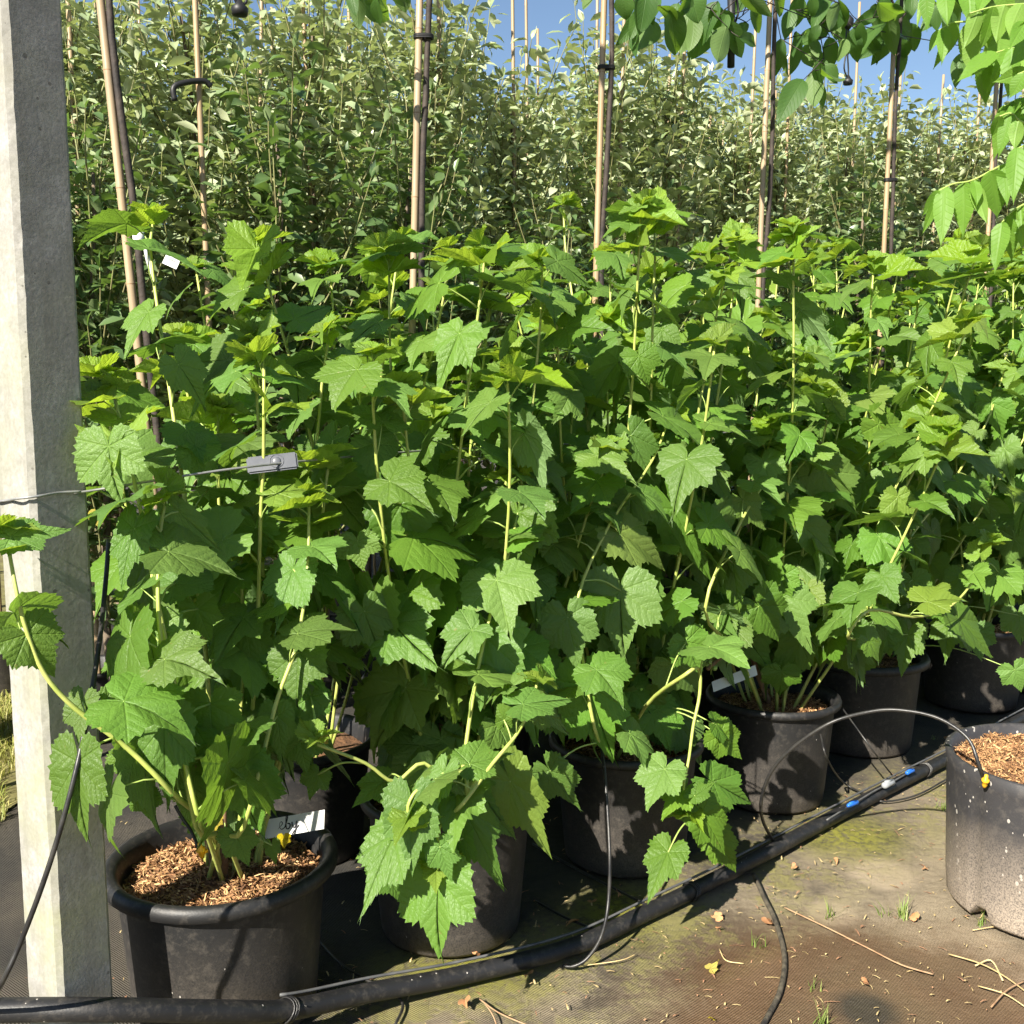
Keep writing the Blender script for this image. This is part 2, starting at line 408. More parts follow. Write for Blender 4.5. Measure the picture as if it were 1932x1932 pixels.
    moss = mth(nt, 'MAXIMUM', moss, mth(nt, 'MULTIPLY', mth(nt, 'MAXIMUM', blob(-0.10, 2.17, 0.28, 0.7, 1.6), mth(nt, 'MAXIMUM', blob(0.28, 2.42, 0.2, 0.8, 1.0), blob(0.98, 2.86, 0.22, 0.8, 1.0))), ramp(nt, fine, [(0.34, 0.2), (0.52, 1.0)])))
    alg = mth(nt, 'MULTIPLY', ramp(nt, big, [(0.46, 0.0), (0.66, 0.4)]), front)
    c = mix(nt, alg, c, (0.080, 0.068, 0.034))
    c = mix(nt, moss, c, mix(nt, fine, (0.085, 0.092, 0.016), (0.25, 0.235, 0.035)))
    b = ns["Principled BSDF"]
    ln.new(c, b.inputs["Base Color"])
    ro = mix(nt, wet, (0.9, 0.9, 0.9), (0.55, 0.55, 0.55))
    ln.new(ro, b.inputs["Roughness"])
    b.inputs["Specular IOR Level"].default_value = 0.3
    h = mth(nt, 'ADD', mth(nt, 'MULTIPLY', weave, 0.35), mth(nt, 'ADD', fine, mth(nt, 'MULTIPLY', mid, 0.8)))
    h = mth(nt, 'ADD', h, mth(nt, 'MULTIPLY', moss, 0.8))
    ln.new(nd(nt, "ShaderNodeBump", {"Strength": 0.7, "Distance": 0.008, "Height": h}).outputs[0], b.inputs["Normal"])
    return m
MAT['ground'] = ground_mat()

# ------------------------------------------------------------------ mesh helpers
class MB:
    def __init__(self):
        self.v, self.f, self.mi, self.uv = [], [], [], []
    def add(self, verts, faces, mi=0, uvs=None):
        o = len(self.v)
        self.v += [tuple(p) for p in verts]
        self.uv += uvs if uvs else [(0.5, 0.5)] * len(verts)
        self.f += [tuple(o + i for i in f) for f in faces]
        self.mi += [mi] * len(faces)
    def mesh(self, name, mats, smooth=True):
        me = bpy.data.meshes.new(name)
        me.from_pydata(self.v, [], self.f)
        for m in mats:
            me.materials.append(MAT[m])
        me.polygons.foreach_set("material_index", self.mi)
        me.polygons.foreach_set("use_smooth", [smooth] * len(self.f))
        ul = me.uv_layers.new(name="UVMap")
        li = [0] * len(me.loops)
        me.loops.foreach_get("vertex_index", li)
        flat = []
        for i in li:
            flat += self.uv[i]
        ul.data.foreach_set("uv", flat)
        me.update()
        return me

def frames(pts):
    pts = [Vector(p) for p in pts]
    n = len(pts)
    T = [(pts[min(i + 1, n - 1)] - pts[max(i - 1, 0)]).normalized() for i in range(n)]
    ref = Vector((0, 0, 1)) if abs(T[0].z) < 0.9 else Vector((1, 0, 0))
    a = T[0].cross(ref).normalized()
    out = []
    for t in T:
        a = (a - t * a.dot(t)).normalized()
        out.append((a, t.cross(a)))
    return pts, out

def tube(mb, pts, rad, sides=6, mi=0, caps=True):
    pts, fr = frames(pts)
    n = len(pts)
    R = rad if isinstance(rad, (list, tuple)) else [rad] * n
    vs_, fs = [], []
    for p, (a, b), r in zip(pts, fr, R):
        for k in range(sides):
            w = 2 * pi * k / sides
            vs_.append(p + a * (r * cos(w)) + b * (r * sin(w)))
    for i in range(n - 1):
        for k in range(sides):
            k2 = (k + 1) % sides
            fs.append((i * sides + k, i * sides + k2, (i + 1) * sides + k2, (i + 1) * sides + k))
    if caps:
        fs.append(tuple(reversed(range(sides))))
        fs.append(tuple((n - 1) * sides + k for k in range(sides)))
    mb.add(vs_, fs, mi)

def spline(ctrl, per=8):
    c = [Vector(p) for p in ctrl]
    c = [c[0] * 2 - c[1]] + c + [c[-1] * 2 - c[-2]]
    out = []
    for i in range(1, len(c) - 2):
        p0, p1, p2, p3 = c[i - 1:i + 3]
        for k in range(per):
            t = k / per
            out.append(0.5 * ((2 * p1) + (p2 - p0) * t + (2 * p0 - 5 * p1 + 4 * p2 - p3) * t * t + (3 * p1 - p0 - 3 * p2 + p3) * t ** 3))
    out.append(c[-2])
    return out

def lathe(mb, prof, seg=48, mi=0, center=(0, 0), jitter=None):
    vs_, fs = [], []
    n = len(prof)
    for k in range(seg):
        w = 2 * pi * k / seg
        for r, z in prof:
            vs_.append((center[0] + r * cos(w), center[1] + r * sin(w), z))
    for k in range(seg):
        k2 = (k + 1) % seg
        for i in range(n - 1):
            fs.append((k * n + i, k2 * n + i, k2 * n + i + 1, k * n + i + 1))
    mb.add(vs_, fs, mi)

def box(mb, c, size, rot=None, mi=0):
    vs_ = []
    for dx in (-1, 1):
        for dy in (-1, 1):
            for dz in (-1, 1):
                p = Vector((dx * size[0] / 2, dy * size[1] / 2, dz * size[2] / 2))
                if rot is not None:
                    p = rot @ p
                vs_.append(p + Vector(c))
    mb.add(vs_, [(0, 1, 3, 2), (4, 6, 7, 5), (0, 4, 5, 1), (2, 3, 7, 6), (0, 2, 6, 4), (1, 5, 7, 3)], mi)

def link(name, me, parent=None, loc=None, rot=None, scale=None):
    o = bpy.data.objects.new(name, me)
    COL.objects.link(o)
    if parent is not None:
        o.parent = parent
    if loc is not None:
        o.location = loc
    if rot is not None:
        o.rotation_euler = rot
    if scale is not None:
        o.scale = scale if hasattr(scale, '__len__') else (scale,) * 3
    return o

def link_m(name, me, M, parent=None):
    o = bpy.data.objects.new(name, me)
    COL.objects.link(o)
    if parent is not None:
        o.parent = parent
    o.matrix_local = M
    return o

def tag(o, label, cat=None, group=None, kind=None):
    o["label"] = label
    if cat: o["category"] = cat
    if group: o["group"] = group
    if kind: o["kind"] = kind
    return o

def thing(name, label, cat, loc, group=None, rotz=0.0, scale=1.0):
    o = link(name, None, None, loc, (0, 0, rotz), scale)
    o.empty_display_size = 0.1
    return tag(o, label, cat, group)

ORD = ["first", "second", "third", "fourth", "fifth", "sixth", "seventh", "eighth", "ninth", "tenth", "eleventh", "twelfth",
       "thirteenth", "fourteenth", "fifteenth", "sixteenth", "seventeenth", "eighteenth", "nineteenth", "twentieth"]

# ------------------------------------------------------------------ ground
def build_ground():
    def axis(n, ext, fine):
        k = math.asinh(ext / fine)
        return [fine * math.sinh(k * (2 * i / n - 1)) for i in range(n + 1)]
    xs = [0.4 + v for v in axis(110, 150, 0.6)]
    ys = [2.2 + v for v in axis(110, 150, 0.6)]
    mb = MB()
    vs_ = []
    for y in ys:
        for x in xs:
            d = sqrt((x - 0.4) ** 2 + (y - 2.2) ** 2)
            k = max(0.0, 1 - d / 8)
            z = -0.006 + k * 0.010 * noise.noise((x * 2.3, y * 2.3, 1.7)) + k * 0.004 * noise.noise((x * 7, y * 7, 4.0))
            vs_.append((x, y, min(z, 0.003)))
    n = len(xs)
    fs = [(j * n + i, j * n + i + 1, (j + 1) * n + i + 1, (j + 1) * n + i) for j in range(len(ys) - 1) for i in range(n - 1)]
    mb.add(vs_, fs)
    o = link("ground", mb.mesh("ground", ['ground']))
    tag(o, "black woven ground cloth with silt, moss and wet mud", None, None, "structure")
build_ground()

# ------------------------------------------------------------------ concrete post
POST = Vector((-0.792, 1.726, 0))
def build_post():
    base = POST
    root = thing("concrete_post", "tall grey square concrete end post with chamfered corners, wire looped round it", "post", base)
    s, c = 0.0532, 0.009
    mb = MB()
    prof = [(-s + c, -s), (s - c, -s), (s, -s + c), (s, s - c), (s - c, s), (-s + c, s), (-s, s - c), (-s, -s + c)]
    n, H = 220, 2.75
    vs_ = []
    for i in range(n + 1):
        z = -0.05 + (H + 0.05) * i / n
        k = 1.0 - 0.02 * z
        for j, (x, y) in enumerate(prof):
            jx = 0.0010 * noise.noise((j * 3.1, z * 40, 0.3)) + 0.0010 * noise.noise((j * 1.7, z * 9, 9.3)) + 0.0009 * noise.noise((j * 5.7, z * 95, 2.3))
            vs_.append((x * k + (jx if j in (0, 1, 4, 5) else 0), y * k + (jx if j in (2, 3, 6, 7) else 0), z))
    fs = [(i * 8 + j, i * 8 + (j + 1) % 8, (i + 1) * 8 + (j + 1) % 8, (i + 1) * 8 + j) for i in range(n) for j in range(8)]
    fs.append(tuple(n * 8 + j for j in range(8)))
    mb.add(vs_, fs)
    o = link("post_shaft", mb.mesh("post_shaft", ['concrete'], False), root, None, (0, radians(0.0), radians(56)))
build_post()

# ------------------------------------------------------------------ pots
def pot_parts(W, H, rim, seg=56):
    r = W / 2
    rb = r * 0.78
    body, ri = MB(), MB()
    def rr(z): return rb + (r - rim[0] - rb) * (z / H)
    zi = H - 0.05
    lathe(body, [(0.0, 0.004), (rb - 0.015, 0.004), (rb - 0.004, 0.0), (rb, 0.008)] + [(rr(H * k / 8), H * k / 8) for k in range(1, 8)] + [(rr(H - rim[1] * 0.6), H - rim[1] * 0.6)], seg)
    a, h = rim
    lathe(ri, [(r - a - 0.002, H - h), (r - a * 0.35, H - h), (r - 0.001, H - h + 0.004), (r, H - h * 0.45), (r - a * 0.2, H - 0.003), (r - a * 0.5, H), (r - a * 0.9, H - 0.003), (r - a - 0.006, H - 0.012), (rr(zi - 0.03) - 0.004, zi - 0.05)], seg)
    return body, ri

def soil_disc(R, z, seed):
    rng = random.Random(seed)
    mb = MB()
    vs_, fs = [(0, 0, z + 0.012)], []
    rings, seg = 9, 40
    for i in range(1, rings + 1):
        for k in range(seg):
            w = 2 * pi * k / seg
            r = R * i / rings
            vs_.append((r * cos(w), r * sin(w), z + 0.014 * (1 - (i / rings) ** 2) + 0.012 * noise.noise((r * cos(w) * 16, r * sin(w) * 16, seed))))
    for k in range(seg):
        fs.append((0, 1 + k, 1 + (k + 1) % seg))
    for i in range(rings - 1):
        for k in range(seg):
            a, b = 1 + i * seg + k, 1 + i * seg + (k + 1) % seg
            fs.append((a, a + seg, b + seg, b))
    mb.add(vs_, fs)
    return mb

def mulch(R, z, n, seed):
    rng = random.Random(seed)
    mb = MB()
    for _ in range(n):
        r, w = R * sqrt(rng.random()), rng.uniform(0, 2 * pi)
        x, y = r * cos(w), r * sin(w)
        zz = z + 0.014 * (1 - (r / R) ** 2) + 0.012 * noise.noise((x * 16, y * 16, seed)) + rng.uniform(0.0, 0.010)
        l, wd = rng.uniform(0.006, 0.024), rng.uniform(0.0012, 0.0042)
        M = Matrix.Translation((x, y, zz)) @ Matrix.Rotation(rng.uniform(0, 2 * pi), 4, 'Z') @ Matrix.Rotation(rng.gauss(0, 0.45), 4, 'Y') @ Matrix.Rotation(rng.uniform(0, pi), 4, 'X')
        b = rng.uniform(-0.003, 0.003)
        ps = [(-l / 2, -wd / 2, 0), (-l / 2, wd / 2, 0), (0, -wd / 2, b), (0, wd / 2, b), (l / 2, -wd / 3, 0), (l / 2, wd / 3, 0)]
        mb.add([M @ Vector(p) for p in ps], [(0, 1, 3, 2), (2, 3, 5, 4)])
    return mb

def make_pot(label, loc, W, H, rim=(0.024, 0.030), mat='pot', nm=2500, seed=1, group="black pots in the currant rows", name="plant_pot"):
    root = thing(name, label, "plant pot", loc, group, random.Random(seed).uniform(0, 6))
    b, r = pot_parts(W, H, rim)
    link("pot_wall", b.mesh("pot_wall", [mat]), root)
    link("pot_rim", r.mesh("pot_rim", [mat]), root)
    R, z = W / 2 - rim[0] - 0.010, H - 0.052
    link("soil", soil_disc(R, z, seed).mesh("soil", ['soil']), root)
    if nm:
        o = link("mulch", mulch(R - 0.006, z, nm, seed).mesh("mulch", ['fibre'], False), root)
        o["kind"] = "stuff"
    return root

FRONT = [  # px of the base centre, width, height
    (gnd(430, 1893), 0.475, 0.335, "wide black pot of mulch beside the concrete post, written label stuck in it"),
    (gnd(850, 1738), 0.43, 0.34, "black pot half hidden by drooping leaves, second from the concrete post"),
    (gnd(1178, 1606), 0.43, 0.34, "black pot with a drip tube hanging before it, third from the concrete post"),
    (gnd(1452, 1498), 0.42, 0.335, "black pot with coarse mulch and a blank white tag, fourth from the post"),
    (gnd(1618, 1398), 0.47, 0.34, "black pot behind the looped drip tube, fifth from the concrete post"),
    (gnd(1830, 1322), 0.45, 0.34, "black pot in deep shade right of the looped tube, sixth from the post"),
    (rowpt(4.52, 2.02), 0.45, 0.34, "black pot seventh from the concrete post, seen above the speckled pot"),
    (rowpt(5.12, 2.02), 0.45, 0.34, "black pot farthest from the concrete post in the front row"),
]
for i, (p, W, H, lab) in enumerate(FRONT):
    make_pot(lab, (p.x, p.y, 0), W, H, seed=11 + i, nm=(5200, 2000, 2600, 4200, 2600, 1200, 600, 600)[i], rim=(0.026, 0.032) if i in (0, 4) else (0.018, 0.026))
BACK = [rowpt(1.25 + 0.62 * k, 2.56 + 0.03 * (k % 2)) for k in range(9)]
for k, p in enumerate(BACK):
    make_pot("black pot in the hidden back row of currants, %s from the post" % ORD[k], p, 0.42, 0.33, seed=40 + k, nm=0, rim=(0.018, 0.026))

# the speckled container at the right edge: straight, ribbed, with foot notches
def speckled_pot():
    loc = Vector((1.358, 2.455, 0))
    root = thing("plant_pot", "speckled dusty black container with vertical ribs at the right edge, in full sun", "plant pot", loc, None, radians(200))
    H, r0, r1, seg = 0.385, 0.243, 0.258, 96
    mb = MB()
    vs_, fs = [], []
    prof = [(0.0, 0.012), (0.72, 0.012), (0.985, 0.012)] + [(1.0, 0.02 + (H - 0.02) * k / 10) for k in range(11)] + [(0.985, H + 0.003), (0.955, H), (0.94, H - 0.08)]
    n = len(prof)
    for k in range(seg):
        w = 2 * pi * k / seg
        ribk = k % 12
        for j, (q, z) in enumerate(prof):
            rad = (r0 + (r1 - r0) * z / H) * q
            if 3 <= j <= 12 and ribk == 0:
                rad -= 0.006
            zz = z
            if j in (2, 3) and ribk in (0, 1, 2):
                zz += 0.03
            if j == 13: rad += 0.004
            vs_.append((rad * cos(w), rad * sin(w), zz))
    for k in range(seg):
        k2 = (k + 1) % seg
        for i in range(n - 1):
            fs.append((k * n + i, k2 * n + i, k2 * n + i + 1, k * n + i + 1))
    mb.add(vs_, fs)
    link("pot_wall", mb.mesh("pot_wall", ['pot_dusty']), root)
    R, z = 0.242, H - 0.030
    link("soil", soil_disc(R, z, 77).mesh("soil", ['soil']), root)
    o = link("mulch", mulch(R - 0.006, z, 6500, 77).mesh("mulch", ['fibre'], False), root)
    o["kind"] = "stuff"
    return loc
RPOT = speckled_pot()

# ------------------------------------------------------------------ currant leaves
def interp(keys, a):
    for (a0, r0), (a1, r1) in zip(keys, keys[1:]):
        if a <= a1:
            t = (a - a0) / (a1 - a0)
            return r0 + (r1 - r0) * t
    return keys[-1][1]

LOBES = [(0, 1.0), (3, 0.94), (8, 0.835), (16, 0.70), (24, 0.615), (30, 0.595), (38, 0.635), (47, 0.70), (54, 0.735), (60, 0.705), (70, 0.64), (80, 0.60), (86, 0.595),
         (96, 0.615), (108, 0.62), (120, 0.57), (134, 0.51), (148, 0.43), (160, 0.33), (170, 0.20), (176, 0.09), (180, 0.03)]

def blade(mb, seed, M, droop=0.25, fold=0.12, depth=1.0, young=False, rings=(0.16, 0.42, 0.72, 1.0), npts=30, mi=0):
    """A currant leaf, base at the origin, tip at +Y one unit away, upper face +Z."""
    rng = random.Random(seed)
    asym = rng.uniform(-0.09, 0.09)
    sl, sb = rng.uniform(0.80, 1.16), rng.uniform(0.78, 1.12)
    wave, ph, fr = rng.uniform(0.03, 0.085), rng.uniform(0, 6), rng.choice((4, 5, 6))
    twist = rng.uniform(-0.25, 0.25)
    side = rng.uniform(-0.12, 0.12)
    def rad(a):
        d = abs(math.degrees(a))
        r = interp(LOBES, d)
        if depth != 1.0 and d < 100:
            r = 0.66 + (r - 0.66) * depth if d > 12 else r
        k = sl if 31 < d < 86 else (sb if d >= 96 else 1.0)
        r *= 1 + (k - 1) * (0.7 if d > 31 else 0.0)
        return r * (1 + (asym if a > 0 else -asym))
    dense = [-pi + 2 * pi * i / 720 for i in range(721)]
    P = [(rad(a) * sin(a), rad(a) * cos(a)) for a in dense]
    L = [0]
    for p, q in zip(P, P[1:]):
        L.append(L[-1] + math.hypot(q[0] - p[0], q[1] - p[1]))
    tot = 2 * npts
    A, j = [], 0
    for i in range(tot):
        t = L[-1] * (i + 0.5) / tot if i != 0 else 0
        t = L[-1] * i / tot
        while L[j + 1] < t: j += 1
        A.append(dense[j])
    A[npts] = 0.0
    def zf(x, y):
        r = math.hypot(x, y)
        a = abs(atan2(x, y))
        al = (math.degrees(a) / 54.0)
        al = abs(al - round(al)) * 2
        z = 0.075 * r * (al ** 1.5) * (2.2 if young else 1.0)
        z += fold * abs(x)
        z -= droop * (r ** 2) * (0.55 + 0.45 * max(0.0, y / max(r, 1e-5)))
        z += wave * r * r * sin(fr * atan2(x, y) + ph)
        z += twist * x * max(y, 0) * 0.5
        return z
    V, UV, F = [M @ Vector((0, 0, 0))], [(0.5, 0.5)], []
    nr = len(rings)
    for ri_, f in enumerate(rings):
        for i, a in enumerate(A):
            r = rad(a)
            rr = r * f
            da = 0.0
            if ri_ == nr - 1 and i % 2 == 1 and abs(abs(math.degrees(a)) - 180) > 12:
                rr *= 1 + rng.uniform(0.05, 0.085)
                tgt = round(abs(math.degrees(a)) / 54.0) * 54.0
                da = (-1 if abs(math.degrees(a)) > tgt else 1) * radians(2.5) * (1 if a > 0 else -1)
            elif ri_ == nr - 1 and i % 2 == 0 and i != npts and i != 0:
                rr *= 0.965
            x, y = rr * sin(a + da), rr * cos(a + da)
            V.append(M @ Vector((x + side * y * y * 0.6, y, zf(x, y))))
            UV.append((x * 0.5 + 0.5, y * 0.5 + 0.5))
    for i in range(tot):
        i2 = (i + 1) % tot
        if i2 != 0 or True:
            F.append((0, 1 + i2, 1 + i))
    for q in range(nr - 1):
        o1, o2 = 1 + q * tot, 1 + (q + 1) * tot
        for i in range(tot):
            i2 = (i + 1) % tot
            F.append((o1 + i, o1 + i2, o2 + i2, o2 + i))
    mb.add(V, F, mi, UV)

def leaf_with_petiole(seed, pet, rise, droop_deg, droop, fold, young=False):
    mb = MB()
    e = Vector((0, pet * cos(rise), pet * sin(rise)))
    pts = [Vector((0, 0, 0)), Vector((0, pet * 0.35 * cos(rise + 0.25), pet * 0.35 * sin(rise + 0.25))), Vector((0, pet * 0.7 * cos(rise + 0.1), pet * 0.7 * sin(rise + 0.1))), e]
    tube(mb, pts, [0.020, 0.014, 0.012, 0.013], 5, 1)
    M = Matrix.Translation(e) @ Matrix.Rotation(-radians(droop_deg), 4, 'X')
    blade(mb, seed, M, droop, fold, young=young, depth=random.Random(seed).uniform(0.6, 1.25))
    return mb

LEAF = {'up': [], 'mid': [], 'low': [], 'young': [], 'hero': []}
for k in range(8):
    LEAF['up'].append(leaf_with_petiole(100 + k, 0.62, radians(48), -6 + 5 * k, 0.18 + 0.05 * (k % 5), 0.06 + 0.03 * (k % 4)).mesh("leaf_up", ['currant', 'petiole']))
    LEAF['mid'].append(leaf_with_petiole(200 + k, 0.70, radians(34), 24 + 4 * k, 0.22 + 0.06 * (k % 4), 0.04 + 0.03 * (k % 4)).mesh("leaf_mid", ['currant', 'petiole']))
    LEAF['low'].append(leaf_with_petiole(300 + k, 0.62, radians(18), 44 + 5 * k, 0.2 + 0.06 * (k % 4), 0.02 + 0.03 * (k % 4)).mesh("leaf_low", ['currant', 'petiole']))
    LEAF['young'].append(leaf_with_petiole(400 + k, 0.40, radians(62), -28 + 6 * k, 0.05 + 0.04 * (k % 3), 0.30 + 0.06 * (k % 3), True).mesh("leaf_young", ['currant_young', 'petiole']))
for k in range(8):
    mb = MB()
    blade(mb, 500 + k, Matrix.Identity(4), 0.16 + 0.04 * (k % 4), 0.03 + 0.03 * (k % 3), npts=38, rings=(0.12, 0.3, 0.5, 0.75, 1.0))
    LEAF['hero'].append(mb.mesh("leaf_facing", ['currant']))

def stem_path(base, lean, az, length, rng, droop=0.0, n=12):
    p = Vector(base)
    d = Vector((sin(lean) * cos(az), sin(lean) * sin(az), cos(lean)))
    pts = [p.copy()]
    st = length / n
    for i in range(n):
        t = i / n
        d = (d + Vector((0, 0, (0.055 - droop * 0.16) * (1 if t > 0.25 else 0.3))) + Vector((rng.gauss(0, 0.03), rng.gauss(0, 0.03), 0))).normalized()
        p = p + d * st
        pts.append(p.copy())
    return pts

def place_leaf(plant, kind, p, az, size, rng, tilt=0.25):
    me = rng.choice(LEAF[kind])
    # the plucked feet of two bushes leave the label and the mulch of their pots open
    c_ = plant.location + p + Vector((cos(az), sin(az), 0)) * size
    if 'beside the concrete post' in plant["label"]:
        la = onrow(552, 1556, 1.95)
        if min((c_ - la).length, (c_ - la - Vector((0.04, -0.13, 0.08))).length) < 0.12 or c_.z < plant.location.z + (0.30 if c_.y < plant.location.y else 0.10):
            return None
    if 'blank white tag' in plant["label"] and c_.z < plant.location.z + 0.17:
        return None
    helio = Quaternion(Vector((0, 0, 1)).cross(SUN_TO).normalized(), rng.uniform(0.1, 0.5)).to_matrix().to_4x4()
    M = Matrix.Translation(p) @ helio @ Matrix.Rotation(az - pi / 2, 4, 'Z') @ Matrix.Rotation(rng.gauss(0, tilt), 4, 'Y') @ Matrix.Rotation(rng.gauss(0, tilt * 0.8), 4, 'X') @ Matrix.Diagonal((size * rng.uniform(0.82, 1.12), size * rng.uniform(0.9, 1.15), size * rng.uniform(0.6, 1.7), 1))
    return link_m("leaf", me, M, plant)

STEMS = {}
def grow_stem(plant, pts, rng, top=True, dens=1.0, big=1.0, start=0.10, rad=0.0052, light_az=None):
    mb = MB()
    n = len(pts)
    tube(mb, pts, [rad * (1 - 0.42 * i / (n - 1)) for i in range(n)], 6)
    link("stem", mb.mesh("stem", ['shoot']), plant)
    L = [0]
    for a, b in zip(pts, pts[1:]):
        L.append(L[-1] + (b - a).length)
    def at(s):
        for i in range(n - 1):
            if s <= L[i + 1] or i == n - 2:
                return pts[i].lerp(pts[i + 1], (s - L[i]) / max(L[i + 1] - L[i], 1e-6))
    T = L[-1]
    s, az, cnt = T * start, rng.uniform(0, 6.28), 0
    while s < T - 0.012:
        t = s / T
        az += 2.4 + rng.gauss(0, 0.35)
        size = big * (0.070 + 0.050 * sin(pi * min(1, t * 1.05) ** 0.8)) * rng.uniform(0.78, 1.18)
        rem = T - s
        if rem < 0.035:
            kind, size = 'young', rng.uniform(0.06, 0.085)
        elif rem < 0.15:
            kind, size = rng.choice(('young', 'up', 'up')), rng.uniform(0.08, 0.12) * big
        elif t > 0.62:
            kind = rng.choice(('up', 'up', 'mid')); size *= 1.15
        elif t > 0.35:
            kind = rng.choice(('mid', 'mid', 'up', 'low'))
        else:
            kind = rng.choice(('mid', 'low', 'low'))
        place_leaf(plant, kind, at(s), az, size, rng)
        cnt += 1
        s += ((0.060 if t < 0.55 else 0.080) if rem > 0.15 else 0.027) / dens * rng.uniform(0.8, 1.2)
    if top:
        for k in range(3):
            place_leaf(plant, 'young', pts[-1], az + 2.1 * k, rng.uniform(0.035, 0.06), rng, 0.3)
    return cnt

def currant(label, loc, seed, n_stems, hmin, hmax, zs, group, start=0.10, dens=1.0, big=1.0, lean=(4, 24), side=0.0):
    rng = random.Random(seed)
    plant = thing("currant_bush", label, "currant bush", (loc[0], loc[1], zs), group)
    allp = []
    for k in range(n_stems):
        az = 2 * pi * k / n_stems + rng.uniform(-0.4, 0.4)
        le = radians(rng.uniform(*lean))
        if 'beside the concrete post' in label and cos(az - radians(230)) > 0.35:
            continue
        b = Vector((cos(az) * 0.05, sin(az) * 0.05, -0.04)) + Vector((rng.uniform(-.03, .03), rng.uniform(-.03, .03), 0))
        ln = hmin - 0.18 + (hmax - hmin + 0.20) * rng.random() ** 0.8
        pts = stem_path(b, le, az, ln, rng)
        if side:
            pts = [q + ROW * (side * (q.z / 1.2) ** 1.3 if q.z > 0 else 0) for q in pts]
        grow_stem(plant, pts, rng, dens=dens, big=big, start=start)
        allp += [q + plant.location for q in pts]
    STEMS[plant.name] = allp
    return plant

GF = "currant bushes in the front row"
CLAB = ["leafy green currant bush beside the concrete post, one shoot arching before the post",
        "green currant bush with a low shoot of big wet leaves, second from the post",
        "green currant bush in the third pot from the post, small side shoot hanging low",
        "green currant bush over the pot with the blank white tag, fourth from the post",
        "green currant bush with one long arching shoot, fifth pot from the post",
        "green currant bush in the shaded sixth pot from the post",
        "green currant bush seventh from the post, behind the speckled pot",
        "green currant bush at the far right end of the front row"]
FB = []
for i, (p, W, H, lab) in enumerate(FRONT):
    n = (15, 13, 13, 12, 12, 12, 9, 9)[i]
    FB.append(currant(CLAB[i], (p.x, p.y), 900 + i, n, (0.80, 1.0, 1.05, 1.05, 1.15, 1.25, 1.3, 1.3)[i], (1.30, 1.44, 1.50, 1.50, 1.52, 1.58, 1.62, 1.62)[i], H - 0.05, GF,
                      start=(0.13, 0.11, 0.12, 0.16, 0.10, 0.16, 0.2, 0.2)[i], side=(0.0, 0.06, 0.1, 0.12, 0.14, 0.14, 0.1, 0.1)[i], lean=(4, 24) if i < 3 else (5, 33)))
for k, p in enumerate(BACK):
    currant("green currant bush in the back row, %s from the post, behind the front bushes" % ORD[k], (p.x, p.y), 960 + k, 9, 1.22 + 0.045 * min(k, 5), 1.48 + 0.045 * min(k, 5), 0.28, "currant bushes in the back row",
            start=0.48, dens=0.9)

